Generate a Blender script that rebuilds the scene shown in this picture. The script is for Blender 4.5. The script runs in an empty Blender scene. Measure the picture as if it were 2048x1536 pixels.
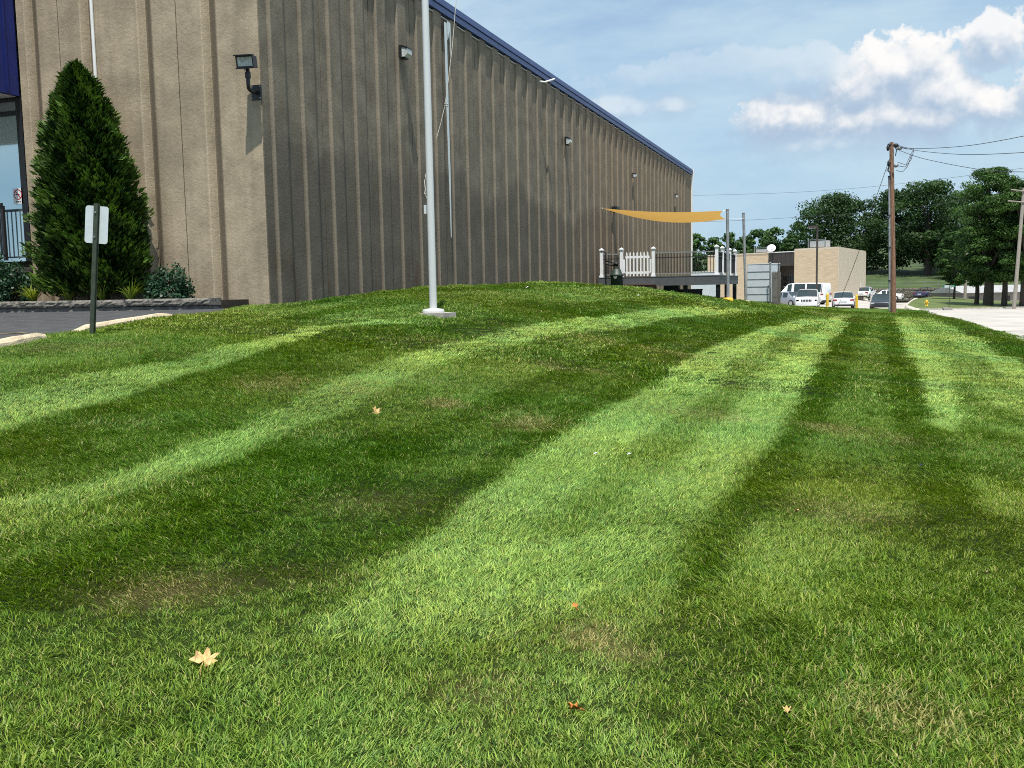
import bpy, bmesh, math, random
import numpy as np
from mathutils import Vector, Matrix

# ------------------------------------------------------------------ camera, world, sun, exposure
SC = bpy.context.scene
COL = SC.collection
rng = np.random.default_rng(7)
random.seed(7)
R = math.radians
FPX, PW, PH = 1950.0, 2048, 1536
EYE = np.array([0.0, 0.0, 1.6])
YAW, PITCH, ROLL = 19.4, 5.68, -1.1


def _rx(a):
    c, s = math.cos(a), math.sin(a)
    return np.array([[1, 0, 0], [0, c, -s], [0, s, c]])


def _rz(a):
    c, s = math.cos(a), math.sin(a)
    return np.array([[c, -s, 0], [s, c, 0], [0, 0, 1]])


CAMR = _rz(R(YAW)) @ _rx(R(90 - PITCH)) @ _rz(R(ROLL))


def P(x, y, d):
    """survey: point seen at photo pixel (x, y), d metres deep"""
    return EYE + CAMR @ np.array([(x - PW / 2) / FPX * d, -(y - PH / 2) / FPX * d, -d])


cam = bpy.data.objects.new('camera', bpy.data.cameras.new('camera'))
COL.objects.link(cam)
cam.data.sensor_width = 36
cam.data.lens = 36 * FPX / PW
cam.data.clip_start = 0.1
cam.data.clip_end = 3000
cam.matrix_world = Matrix.Translation(Vector(EYE)) @ Matrix(CAMR.tolist()).to_4x4()
SC.camera = cam

SUNV = Vector((0.12, -0.33, 1.0)).normalized()
SUN_EL = math.asin(SUNV.z)
SUN_AZ = math.atan2(SUNV.x, SUNV.y)
SKY_STRENGTH = 0.12
SUN_STRENGTH = 4.9
sl = bpy.data.lights.new('sun', 'SUN')
sl.energy = SUN_STRENGTH
sl.angle = R(0.6)
sl.color = (1.0, 0.95, 0.86)
so = bpy.data.objects.new('sun', sl)
COL.objects.link(so)
so.rotation_euler = SUNV.to_track_quat('Z', 'Y').to_euler()
SC.view_settings.view_transform = 'Standard'
SC.view_settings.look = 'None'
SC.view_settings.gamma = 1
SC.view_settings.use_curve_mapping = False
SC.view_settings.exposure = 0.35
SC.render.engine = 'CYCLES'
SC.cycles.use_denoising = False
SC.cycles.filter_width = 1.0
SC.cycles.max_bounces = 6
SC.cycles.diffuse_bounces = 3
SC.cycles.glossy_bounces = 2
SC.cycles.transmission_bounces = 3
SC.cycles.transparent_max_bounces = 6


class NT:
    """small helper to wire shader nodes"""

    def __init__(s, tree):
        s.t = tree

    def n(s, typ, **kw):
        nd = s.t.nodes.new(typ)
        for k, v in kw.items():
            if k == 'ins':
                for i, val in v.items():
                    if hasattr(val, 'is_linked') or isinstance(val, bpy.types.NodeSocket):
                        s.t.links.new(val, nd.inputs[i])
                    else:
                        nd.inputs[i].default_value = val
            else:
                setattr(nd, k, v)
        return nd

    def m(s, op, a, b=0.0, c=0.0, clamp=False):
        nd = s.n('ShaderNodeMath', operation=op, use_clamp=clamp, ins={0: a, 1: b})
        if op in ('MULTIPLY_ADD', 'SMOOTH_MAX', 'SMOOTH_MIN', 'WRAP', 'COMPARE'):
            if isinstance(c, bpy.types.NodeSocket):
                s.t.links.new(c, nd.inputs[2])
            else:
                nd.inputs[2].default_value = c
        return nd.outputs[0]

    def vm(s, op, a, b=(0, 0, 0)):
        nd = s.n('ShaderNodeVectorMath', operation=op, ins={0: a, 1: b})
        return nd.outputs['Value'] if op in ('LENGTH', 'DOT_PRODUCT', 'DISTANCE') else nd.outputs[0]

    def noise(s, vec, scale, detail=4, rough=0.55):
        return s.n('ShaderNodeTexNoise', ins={'Vector': vec, 'Scale': scale, 'Detail': detail, 'Roughness': rough}).outputs[0]

    def mix(s, f, a, b, typ='MIX'):
        nd = s.n('ShaderNodeMix', data_type='RGBA', blend_type=typ)
        for i, v in ((0, f), (6, a), (7, b)):
            if isinstance(v, bpy.types.NodeSocket):
                s.t.links.new(v, nd.inputs[i])
            else:
                nd.inputs[i].default_value = v if i == 0 else (tuple(v) + (1,))[:4]
        return nd.outputs[2]

    def smooth(s, v, lo, hi):
        return s.n('ShaderNodeMapRange', interpolation_type='SMOOTHSTEP', ins={0: v, 1: lo, 2: hi, 3: 0.0, 4: 1.0}).outputs[0]


def make_world():
    w = bpy.data.worlds.new('World')
    SC.world = w
    w.use_nodes = True
    t = w.node_tree
    t.nodes.clear()
    N = NT(t)
    sky = N.n('ShaderNodeTexSky', sky_type='NISHITA', sun_disc=False, sun_elevation=SUN_EL, sun_rotation=SUN_AZ,
              air_density=1.0, dust_density=0.9, ozone_density=1.5)
    skyc = N.n('ShaderNodeVectorMath', operation='SCALE', ins={0: sky.outputs[0], 3: SKY_STRENGTH}).outputs[0]
    # cloud layer, laid out by world direction (x/|y|, z/|y|)
    g = bpy.data.node_groups.new('cumulus_field', 'ShaderNodeTree')
    g.interface.new_socket('P', in_out='INPUT', socket_type='NodeSocketVector')
    for nm in ('F', 'V', 'W'):
        g.interface.new_socket(nm, in_out='OUTPUT', socket_type='NodeSocketFloat')
    G = NT(g)
    gi, go = G.n('NodeGroupInput'), G.n('NodeGroupOutput')
    p = gi.outputs[0]
    n1 = G.noise(p, 9.0, 9, 0.62)
    n2 = G.m('SUBTRACT', 1.0, G.m('MULTIPLY', G.m('ABSOLUTE', G.m('SUBTRACT', G.noise(p, 26.0, 3, 0.5), 0.5)), 3.2))
    n3 = G.noise(p, 90.0, 6, 0.65)
    acc = sw = sv = sg = None

    def dirc(x, y):
        d = P(x, y, 1.0) - EYE
        return d[0] / d[1], d[2] / d[1]
    blobs = [(1800, 140, 125, 68, 1.0), (1720, 180, 120, 52, .9), (1880, 185, 110, 60, .8), (1990, 95, 62, 58, .85), (1985, 65, 40, 36, .7),
             (1590, 240, 130, 58, 1.0), (1720, 245, 160, 58, .9), (1850, 238, 150, 52, .9), (1990, 215, 130, 56, .95),
             (1580, 195, 42, 22, .7), (2120, 180, 120, 70, .9),
             (1235, 222, 60, 26, .34), (1350, 212, 42, 26, .40), (1660, 290, 170, 30, .30), (1600, 150, 120, 50, .22), (1420, 150, 200, 40, .14),
             (2300, 120, 160, 90, .9), (2500, 220, 220, 60, .9), (2420, 40, 90, 60, .8)]
    for (x, y, rx_, ry_, wgt) in blobs:
        cx, cz = dirc(x, y)
        ex = abs(dirc(x + rx_, y)[0] - cx)
        ez = abs(dirc(x, y - ry_)[1] - cz)
        v = G.vm('MULTIPLY', G.vm('SUBTRACT', p, (cx, cz, 0)), (1 / ex, 1 / ez, 0))
        d = G.m('SUBTRACT', 1.0, G.vm('LENGTH', v))
        acc = d if acc is None else G.m('SMOOTH_MAX', acc, d, 0.25)
        w_ = G.m('POWER', G.m('MAXIMUM', G.m('ADD', d, 0.9), 0.02), 4.0)
        vz_ = G.n('ShaderNodeSeparateXYZ', ins={0: v}).outputs[1]
        a1, a2 = G.m('MULTIPLY', w_, vz_), G.m('MULTIPLY', w_, wgt)
        sw = w_ if sw is None else G.m('ADD', sw, w_)
        sv = a1 if sv is None else G.m('ADD', sv, a1)
        sg = a2 if sg is None else G.m('ADD', sg, a2)
    f = G.m('ADD', acc, G.m('MULTIPLY', G.m('SUBTRACT', n1, 0.5), 2.1))
    f = G.m('ADD', f, G.m('MULTIPLY', G.m('SUBTRACT', n2, 0.55), 0.75))
    f = G.m('ADD', f, G.m('MULTIPLY', G.m('SUBTRACT', n3, 0.5), 0.85))
    g.links.new(f, go.inputs[0])
    g.links.new(G.m('DIVIDE', sv, sw), go.inputs[1])
    g.links.new(G.m('DIVIDE', sg, sw), go.inputs[2])

    tc = N.n('ShaderNodeTexCoord')
    sep = N.n('ShaderNodeSeparateXYZ', ins={0: tc.outputs['Generated']})
    ay = N.m('MAXIMUM', N.m('ABSOLUTE', sep.outputs[1]), 0.05)
    pv = N.n('ShaderNodeCombineXYZ', ins={0: N.m('DIVIDE', sep.outputs[0], ay), 1: N.m('DIVIDE', sep.outputs[2], ay)}).outputs[0]

    def field(v):
        q = N.n('ShaderNodeGroup')
        q.node_tree = g
        t.links.new(v, q.inputs[0])
        return q.outputs
    q0 = field(pv)
    q1 = field(N.vm('ADD', pv, (0.006, 0.014, 0)))
    f0, v0, w0 = q0[0], q0[1], q0[2]
    top = N.smooth(v0, -0.9, 0.6)
    dens = N.m('DIVIDE', N.m('ADD', f0, 0.12), N.m('SUBTRACT', 1.25, N.m('MULTIPLY', top, 0.95)), clamp=True)
    dens = N.m('MULTIPLY', N.m('MULTIPLY', dens, N.m('SUBTRACT', 2.0, dens)), N.m('MINIMUM', N.m('MULTIPLY', w0, 1.15), 1.0))
    puff = N.m('SUBTRACT', f0, q1[0])
    lit = N.smooth(N.m('ADD', N.m('ADD', v0, N.m('MULTIPLY', puff, 0.95)), N.m('MULTIPLY', N.m('SUBTRACT', N.noise(pv, 14, 6, .6), .5), 1.3)), -0.65, 1.25)
    wisp = N.noise(N.vm('MULTIPLY', pv, (1.0, 3.4, 1.0)), 2.3, 7, 0.62)
    up = N.smooth(sep.outputs[2], 0.0, 0.05)
    haze = N.m('MULTIPLY', N.smooth(wisp, 0.28, 0.64), 0.80)
    low = N.m('SUBTRACT', 1.0, N.smooth(sep.outputs[2], 0.02, 0.30))
    base = N.mix(N.m('ADD', 0.35, N.m('MULTIPLY', low, 0.55)), skyc, (0.29, 0.45, 0.61))
    thin = N.mix(haze, base, (0.47, 0.60, 0.68))
    ccol = N.mix(lit, (0.345, 0.445, 0.57), (0.78, 0.77, 0.76))
    full = N.mix(N.m('MULTIPLY', dens, up), thin, ccol)
    bg = N.n('ShaderNodeBackground', ins={0: full, 1: 1.0})
    out = N.n('ShaderNodeOutputWorld')
    t.links.new(bg.outputs[0], out.inputs[0])


make_world()


# ------------------------------------------------------------------ helpers: materials
def new_mat(name):
    m = bpy.data.materials.new(name)
    m.use_nodes = True
    N = NT(m.node_tree)
    b = m.node_tree.nodes['Principled BSDF']
    return m, N, b


def pos(N):
    return N.n('ShaderNodeNewGeometry').outputs['Position']


def mat(name, col, rough=0.6, var=0.15, scale=6.0, bump=0.0, bscale=60.0, metal=0.0, spec=0.5, stretch=(1, 1, 1), coat=0.0):
    m, N, b = new_mat(name)
    v = N.vm('MULTIPLY', pos(N), stretch)
    n = N.noise(v, scale, 6, 0.6)
    lo = tuple(c * (1 - var) for c in col)
    hi = tuple(min(1, c * (1 + var)) for c in col)
    c = N.mix(N.smooth(n, 0.3, 0.7), lo, hi)
    m.node_tree.links.new(c, b.inputs['Base Color'])
    b.inputs['Roughness'].default_value = rough
    b.inputs['Metallic'].default_value = metal
    b.inputs['Specular IOR Level'].default_value = spec
    if coat:
        b.inputs['Coat Weight'].default_value = coat
        b.inputs['Coat Roughness'].default_value = 0.08
    if bump:
        n2 = N.noise(v, bscale, 5, 0.65)
        bp = N.n('ShaderNodeBump', ins={'Strength': bump, 'Distance': 0.02, 'Height': n2})
        m.node_tree.links.new(bp.outputs[0], b.inputs['Normal'])
    return m


def mat_concrete(name, col, damp, axis_scale):
    """weathered precast concrete; damp = darker sprinkler-stained foot with a wavy edge"""
    m, N, b = new_mat(name)
    p = pos(N)
    sep = N.n('ShaderNodeSeparateXYZ', ins={0: p})
    fine = N.noise(p, 60, 4, 0.7)
    mott = N.noise(p, 1.6, 6, 0.62)
    streak = N.noise(N.vm('MULTIPLY', p, (5.0, 5.0, 0.22)), 1.3, 5, 0.6)
    c = N.mix(N.smooth(mott, 0.3, 0.72), tuple(x * 0.72 for x in col), tuple(x * 1.16 for x in col))
    c = N.mix(N.m('MULTIPLY', N.smooth(streak, 0.42, 0.75), 0.34), c, tuple(x * 0.52 for x in col))
    c = N.mix(N.m('MULTIPLY', N.smooth(fine, 0.35, 0.7), 0.14), c, tuple(x * 0.70 for x in col))
    if damp:
        wob = N.noise(N.vm('MULTIPLY', p, (0.0, 1.1, 0.12)), 1.0, 4, 0.6)
        wob2 = N.noise(N.vm('MULTIPLY', p, (0.0, 0.16, 0.0)), 1.0, 2, 0.5)
        h = N.m('ADD', N.m('MULTIPLY', wob, 1.6), N.m('MULTIPLY', wob2, 2.6))
        top = N.m('ADD', h, 2.35)
        k = N.m('SUBTRACT', 1.0, N.smooth(N.m('SUBTRACT', sep.outputs[2], top), -0.35, 0.25))
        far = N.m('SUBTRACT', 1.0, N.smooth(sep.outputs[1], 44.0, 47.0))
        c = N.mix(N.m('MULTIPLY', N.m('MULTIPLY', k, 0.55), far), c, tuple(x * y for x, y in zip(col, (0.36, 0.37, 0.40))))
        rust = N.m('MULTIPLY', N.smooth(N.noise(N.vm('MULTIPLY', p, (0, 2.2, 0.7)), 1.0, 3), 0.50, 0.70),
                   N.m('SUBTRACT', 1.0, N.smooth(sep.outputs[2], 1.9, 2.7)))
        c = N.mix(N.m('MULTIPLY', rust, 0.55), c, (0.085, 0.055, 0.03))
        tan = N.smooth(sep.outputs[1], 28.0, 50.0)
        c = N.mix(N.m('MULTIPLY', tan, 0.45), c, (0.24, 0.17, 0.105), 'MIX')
    ar = N.n('ShaderNodeAttribute', attribute_name='arris_and_shade').outputs['Fac']
    c = N.mix(N.m('MULTIPLY', N.m('MAXIMUM', N.m('MULTIPLY', ar, -1.0), 0.0), 0.9), c, tuple(x * 0.36 for x in col))  # groove slope and floor darkened in colour, in place of shade
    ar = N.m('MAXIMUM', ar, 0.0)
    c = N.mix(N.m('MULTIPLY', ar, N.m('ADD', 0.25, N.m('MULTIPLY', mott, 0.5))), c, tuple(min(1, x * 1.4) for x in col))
    m.node_tree.links.new(c, b.inputs['Base Color'])
    b.inputs['Roughness'].default_value = 0.9
    b.inputs['Specular IOR Level'].default_value = 0.2
    hh = N.m('ADD', N.m('MULTIPLY', fine, 0.5), N.noise(p, 14, 5, 0.7))
    bp = N.n('ShaderNodeBump', ins={'Strength': 0.35, 'Distance': 0.03, 'Height': hh})
    m.node_tree.links.new(bp.outputs[0], b.inputs['Normal'])
    return m


def mat_leaf(name, dark, light, trans=0.3, rough=0.55):
    m, N, b = new_mat(name)
    a = N.n('ShaderNodeAttribute', attribute_name='tint').outputs['Fac']
    c = N.mix(a, dark, light)
    m.node_tree.links.new(c, b.inputs['Base Color'])
    b.inputs['Roughness'].default_value = rough
    b.inputs['Specular IOR Level'].default_value = 0.25
    tr = N.n('ShaderNodeBsdfTranslucent', ins={0: N.mix(1.0, c, (1.0, 1.15, 0.5), 'MULTIPLY')})
    mx = N.n('ShaderNodeMixShader', ins={0: trans, 1: b.outputs[0], 2: tr.outputs[0]})
    m.node_tree.links.new(mx.outputs[0], m.node_tree.nodes['Material Output'].inputs[0])
    return m


M = {}
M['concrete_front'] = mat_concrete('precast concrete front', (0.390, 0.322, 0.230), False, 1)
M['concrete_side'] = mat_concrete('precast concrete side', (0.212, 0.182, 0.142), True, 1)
M['blue'] = mat('blue coated metal', (0.045, 0.080, 0.225), 0.45, 0.1, 3)
M['blue_dark'] = mat('dark blue canopy metal', (0.008, 0.02, 0.16), 0.5, 0.1, 3)
M['grey_metal'] = mat('grey flashing metal', (0.42, 0.43, 0.44), 0.5, 0.2, 9, metal=0.2)
M['white_metal'] = mat('white painted metal', (0.78, 0.78, 0.76), 0.45, 0.06, 5)
M['white_vinyl'] = mat('white vinyl', (0.80, 0.81, 0.82), 0.5, 0.04, 5)
M['alu'] = mat('brushed aluminium', (0.66, 0.67, 0.66), 0.36, 0.015, 8, metal=0.25, stretch=(1, 1, .05))
M['galv'] = mat('galvanised steel', (0.23, 0.25, 0.26), 0.6, 0.2, 5, metal=0.3)
M['black'] = mat('black paint', (0.012, 0.013, 0.016), 0.45, 0.2, 8)
M['black_metal'] = mat('black railing metal', (0.02, 0.021, 0.024), 0.5, 0.2, 8)
M['rubber'] = mat('rubber', (0.018, 0.018, 0.018), 0.8, 0.2, 20)
M['sign_back'] = mat('bare aluminium sign back', (0.62, 0.68, 0.70), 0.5, 0.05, 9, metal=0.15)
M['post_green'] = mat('green steel post', (0.042, 0.055, 0.035), 0.5, 0.25, 12)
M['asphalt'] = mat('asphalt', (0.05, 0.051, 0.055), 0.85, 0.25, 4, bump=0.4, bscale=140)
M['asphalt_worn'] = mat('worn crack filler', (0.30, 0.31, 0.32), 0.9, 0.4, 9)
M['pave'] = mat('light concrete paving', (0.40, 0.375, 0.345), 0.9, 0.16, 0.35, bump=0.2, bscale=40)
M['kerb'] = mat('kerb concrete', (0.42, 0.39, 0.34), 0.9, 0.2, 3, bump=0.3, bscale=40)
M['bumper_stone'] = mat('pale parking bumper concrete', (0.52, 0.43, 0.30), 0.9, 0.22, 7, bump=0.6, bscale=35)
M['yellow'] = mat('yellow paint', (0.72, 0.46, 0.03), 0.55, 0.12, 6)
M['yellow_line'] = mat('faded yellow line', (0.55, 0.42, 0.12), 0.8, 0.3, 12)
M['block'] = mat('grey split-face block', (0.115, 0.11, 0.10), 0.95, 0.35, 9, bump=1.0, bscale=22)
M['cap_stone'] = mat('grey split-face cap', (0.16, 0.15, 0.13), 0.95, 0.45, 12, bump=1.0, bscale=20)
M['soil'] = mat('planting soil', (0.035, 0.026, 0.018), 0.95, 0.3, 9)
M['deck_grey'] = mat('grey composite board', (0.085, 0.09, 0.098), 0.6, 0.12, 5)
M['deck_rail'] = mat('grey rail', (0.22, 0.225, 0.23), 0.5, 0.1, 5)
M['brown_wood'] = mat('brown stained wood', (0.10, 0.055, 0.04), 0.8, 0.3, 6, stretch=(1, 1, 8))
M['pole_wood'] = mat('creosoted pole timber', (0.19, 0.105, 0.062), 0.85, 0.45, 6, bump=0.5, bscale=30, stretch=(6, 6, 0.35))
M['pole_grey'] = mat('weathered grey timber', (0.26, 0.235, 0.20), 0.9, 0.25, 6, stretch=(6, 6, 0.35))
M['sail'] = mat('ochre shade cloth', (0.60, 0.345, 0.085), 0.8, 0.08, 3)
M['container'] = mat('white trailer skin', (0.62, 0.67, 0.72), 0.5, 0.08, 1.2)
M['board'] = mat('weathered board', (0.16, 0.145, 0.125), 0.9, 0.3, 6, stretch=(3, 3, 0.3))
M['tan_brick'] = mat('buff brick', (0.60, 0.47, 0.32), 0.9, 0.12, 1.4, bump=0.2, bscale=12, stretch=(1, 1, 6))
M['tan_side'] = mat('buff ribbed side', (0.62, 0.53, 0.42), 0.9, 0.12, 1.2, stretch=(4, 4, 0.3))
M['brown_metal'] = mat('dark brown cladding', (0.045, 0.038, 0.033), 0.6, 0.12, 2)
M['dark_glass'] = mat('dark glazing', (0.012, 0.014, 0.017), 0.08, 0.2, 1)
M['car_glass'] = mat('car glass', (0.03, 0.045, 0.05), 0.06, 0.2, 1)
M['roof_grey'] = mat('grey shingle roof', (0.33, 0.33, 0.34), 0.9, 0.12, 1)
M['house_wall'] = mat('house siding', (0.25, 0.22, 0.19), 0.9, 0.1, 1)
M['car_white'] = mat('white car paint', (0.78, 0.79, 0.80), 0.3, 0.02, 1, coat=0.7)
M['car_black'] = mat('black car paint', (0.012, 0.016, 0.024), 0.25, 0.05, 1, coat=0.8)
M['car_blue'] = mat('dark blue car paint', (0.03, 0.04, 0.10), 0.3, 0.05, 1, coat=0.8)
M['car_silver'] = mat('silver car paint', (0.30, 0.31, 0.34), 0.3, 0.05, 1, metal=0.4, coat=0.8)
M['red_lens'] = mat('red lamp lens', (0.30, 0.012, 0.012), 0.2, 0.1, 5)
M['lamp_lens'] = mat('clear lamp lens', (0.50, 0.53, 0.53), 0.12, 0.25, 22)
M['rim'] = mat('alloy rim', (0.45, 0.45, 0.46), 0.4, 0.1, 5, metal=0.6)
M['plate'] = mat('number plate', (0.55, 0.56, 0.58), 0.5, 0.1, 5)
M['meter_green'] = mat('dark green meter', (0.022, 0.040, 0.032), 0.5, 0.3, 9)
M['sign_green'] = mat('green sign', (0.006, 0.16, 0.09), 0.4, 0.05, 5)
M['red_print'] = mat('red print', (0.45, 0.03, 0.04), 0.5, 0.05, 5)
M['white_print'] = mat('white print', (0.80, 0.80, 0.80), 0.5, 0.03, 5)
M['bark'] = mat('bark', (0.055, 0.044, 0.034), 0.9, 0.3, 5, bump=0.6, bscale=12, stretch=(3, 3, .5))
M['stone_wall'] = mat('rubble stone', (0.12, 0.11, 0.09), 0.95, 0.4, 2.2, bump=0.8, bscale=4)
M['leaf_dry'] = mat('dry tan leaf', (0.52, 0.34, 0.14), 0.7, 0.35, 45)
M['leaf_orange'] = mat('dry orange leaf', (0.55, 0.17, 0.03), 0.7, 0.35, 60)
M['wire'] = mat('wire', (0.03, 0.032, 0.036), 0.6, 0.1, 5)
M['rope'] = mat('rope', (0.50, 0.48, 0.42), 0.9, 0.2, 50)
M['hill_grass'] = mat('hill grass', (0.042, 0.070, 0.017), 0.9, 0.35, 0.35, bump=0.3, bscale=5)  # base darkened to carry the tree shade on the hill
M['far_grass'] = mat('verge grass', (0.085, 0.118, 0.026), 0.9, 0.3, 0.8, bump=0.5, bscale=8)
M['oak'] = mat_leaf('oak leaves', (0.016, 0.040, 0.014), (0.050, 0.105, 0.026))
M['tree_mid'] = mat_leaf('broadleaf leaves', (0.022, 0.055, 0.015), (0.075, 0.15, 0.03))
M['tree_far'] = mat_leaf('far leaves', (0.03, 0.07, 0.024), (0.10, 0.19, 0.055))
M['cypress'] = mat_leaf('feathery leaves', (0.018, 0.052, 0.014), (0.070, 0.145, 0.026))
M['arborvitae'] = mat_leaf('arborvitae sprays', (0.012, 0.036, 0.007), (0.085, 0.155, 0.024), 0.2)
M['shrub'] = mat_leaf('shrub leaves', (0.012, 0.036, 0.020), (0.04, 0.10, 0.05), 0.2, 0.4)
M['daylily'] = mat_leaf('strap leaves', (0.05, 0.11, 0.015), (0.26, 0.30, 0.035), 0.35, 0.45)


# ------------------------------------------------------------------ helpers: geometry
class MB:
    def __init__(s):
        s.v, s.f, s.sm = [], [], []

    def add(s, vs, fs, smooth=False):
        o = len(s.v)
        s.v += [tuple(float(c) for c in q) for q in vs]
        s.f += [tuple(i + o for i in q) for q in fs]
        s.sm += [smooth] * len(fs)
        return s

    def box(s, x0, y0, z0, x1, y1, z1, mtx=None):
        vs = [(x, y, z) for z in (z0, z1) for (x, y) in ((x0, y0), (x1, y0), (x1, y1), (x0, y1))]
        if mtx is not None:
            vs = [tuple(mtx @ Vector(q)) for q in vs]
        return s.add(vs, [(3, 2, 1, 0), (4, 5, 6, 7), (0, 1, 5, 4), (1, 2, 6, 5), (2, 3, 7, 6), (3, 0, 4, 7)])

    def cyl(s, p0, p1, r0, r1=None, n=12, caps=True):
        r1 = r0 if r1 is None else r1
        return s.tube([p0, p1], [r0, r1], n, caps)

    def tube(s, pts, rad, n=8, caps=True):
        pts = [Vector([float(c) for c in q]) for q in pts]
        k = len(pts)
        rad = [rad] * k if not hasattr(rad, '__len__') else rad
        vs, fs = [], []
        u = None
        for i, q in enumerate(pts):
            d = (pts[min(i + 1, k - 1)] - pts[max(i - 1, 0)]).normalized()
            if u is None:
                u = d.orthogonal().normalized()
            else:
                u = (u - d * u.dot(d)).normalized()
            w = d.cross(u)
            for j in range(n):
                a = 2 * math.pi * j / n
                vs.append(tuple(q + rad[i] * (math.cos(a) * u + math.sin(a) * w)))
        for i in range(k - 1):
            for j in range(n):
                fs.append((i * n + j, i * n + (j + 1) % n, (i + 1) * n + (j + 1) % n, (i + 1) * n + j))
        s.add(vs, fs, True)
        if caps:
            o = len(s.v) - len(vs)
            lo, hi = s.v[o:o + n], s.v[o + (k - 1) * n:o + k * n]
            s.add(lo, [tuple(reversed(range(n)))])
            s.add(hi, [tuple(range(n))])
        return s

    def lathe(s, prof, c, n=16):
        """prof: (radius, z) list, closed with caps where radius>0"""
        vs, fs = [], []
        for r, z in prof:
            for j in range(n):
                a = 2 * math.pi * j / n
                vs.append((c[0] + r * math.cos(a), c[1] + r * math.sin(a), c[2] + z))
        k = len(prof)
        for i in range(k - 1):
            for j in range(n):
                fs.append((i * n + j, i * n + (j + 1) % n, (i + 1) * n + (j + 1) % n, (i + 1) * n + j))
        s.add(vs, fs, True)
        o = len(s.v) - len(vs)
        lo, hi = s.v[o:o + n], s.v[o + (k - 1) * n:o + k * n]
        s.add(lo, [tuple(reversed(range(n)))])
        s.add(hi, [tuple(range(n))])
        return s

    def prism(s, poly, a, b):
        """poly: list of 3D points of one face; extruded by vector b (a unused offset)"""
        n = len(poly)
        p0 = [tuple(Vector(q) + Vector(a)) for q in poly]
        p1 = [tuple(Vector(q) + Vector(b)) for q in poly]
        fs = [tuple(reversed(range(n))), tuple(range(n, 2 * n))]
        fs += [(i, (i + 1) % n, n + (i + 1) % n, n + i) for i in range(n)]
        return s.add(p0 + p1, fs)

    def sphere(s, c, r, n=10, sc=(1, 1, 1)):
        k = n // 2
        vs = [(c[0], c[1], c[2] - r * sc[2])]
        for i in range(1, k):
            t = -math.pi / 2 + math.pi * i / k
            for j in range(n):
                a = 2 * math.pi * j / n
                vs.append((c[0] + r * sc[0] * math.cos(t) * math.cos(a), c[1] + r * sc[1] * math.cos(t) * math.sin(a), c[2] + r * sc[2] * math.sin(t)))
        vs.append((c[0], c[1], c[2] + r * sc[2]))
        fs = [(0, 1 + (j + 1) % n, 1 + j) for j in range(n)]
        for i in range(k - 2):
            for j in range(n):
                fs.append((1 + i * n + j, 1 + i * n + (j + 1) % n, 1 + (i + 1) * n + (j + 1) % n, 1 + (i + 1) * n + j))
        o = 1 + (k - 2) * n
        fs += [(o + j, o + (j + 1) % n, len(vs) - 1) for j in range(n)]
        return s.add(vs, fs, True)

    def mesh(s, name, m):
        me = bpy.data.meshes.new(name)
        me.from_pydata(s.v, [], s.f)
        me.polygons.foreach_set('use_smooth', s.sm)
        if m:
            me.materials.append(m)
        me.update()
        return me

    def build(s, name, m, parent=None):
        o = bpy.data.objects.new(name, s.mesh(name, m))
        COL.objects.link(o)
        if parent is not None:
            o.parent = parent
        return o


def put(name, me, parent=None, loc=None, rz=0.0, rot=None):
    o = bpy.data.objects.new(name, me)
    COL.objects.link(o)
    if parent is not None:
        o.parent = parent
    if loc is not None:
        o.location = [float(c) for c in loc]
    o.rotation_euler = rot if rot is not None else (0, 0, rz)
    return o


def tag(o, label=None, cat=None, group=None, kind=None):
    if label:
        o['label'] = label
    if cat:
        o['category'] = cat
    if group:
        o['group'] = group
    if kind:
        o['kind'] = kind
    return o


def thing(name, label, cat, loc=(0, 0, 0), rz=0.0, group=None):
    o = bpy.data.objects.new(name, None)
    COL.objects.link(o)
    o.empty_display_size = 0.2
    o.location = [float(c) for c in loc]
    o.rotation_euler = (0, 0, rz)
    return tag(o, label, cat, group)


def np_mesh(name, V, Fq, m, attr=None, smooth=False):
    """fast quad/tri mesh from arrays; attr: dict name -> per-vertex floats"""
    V = np.asarray(V, np.float32)
    Fq = np.asarray(Fq, np.int32)
    me = bpy.data.meshes.new(name)
    k = Fq.shape[1]
    me.vertices.add(len(V))
    me.vertices.foreach_set('co', V.ravel())
    me.loops.add(Fq.size)
    me.loops.foreach_set('vertex_index', Fq.ravel())
    me.polygons.add(len(Fq))
    me.polygons.foreach_set('loop_start', np.arange(0, Fq.size, k, dtype=np.int32))
    me.polygons.foreach_set('loop_total', np.full(len(Fq), k, np.int32))
    if smooth:
        me.polygons.foreach_set('use_smooth', np.ones(len(Fq), bool))
    me.update(calc_edges=True)
    for a, vals in (attr or {}).items():
        at = me.attributes.new(a, 'FLOAT', 'POINT')
        at.data.foreach_set('value', np.asarray(vals, np.float32))
    if m:
        me.materials.append(m)
    return me


# ------------------------------------------------------------------ ground
XC = 6.3                                   # kerb line of the street


def street_z(Y):
    return -0.96 - 0.0083 * (Y - 43.2)


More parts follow.
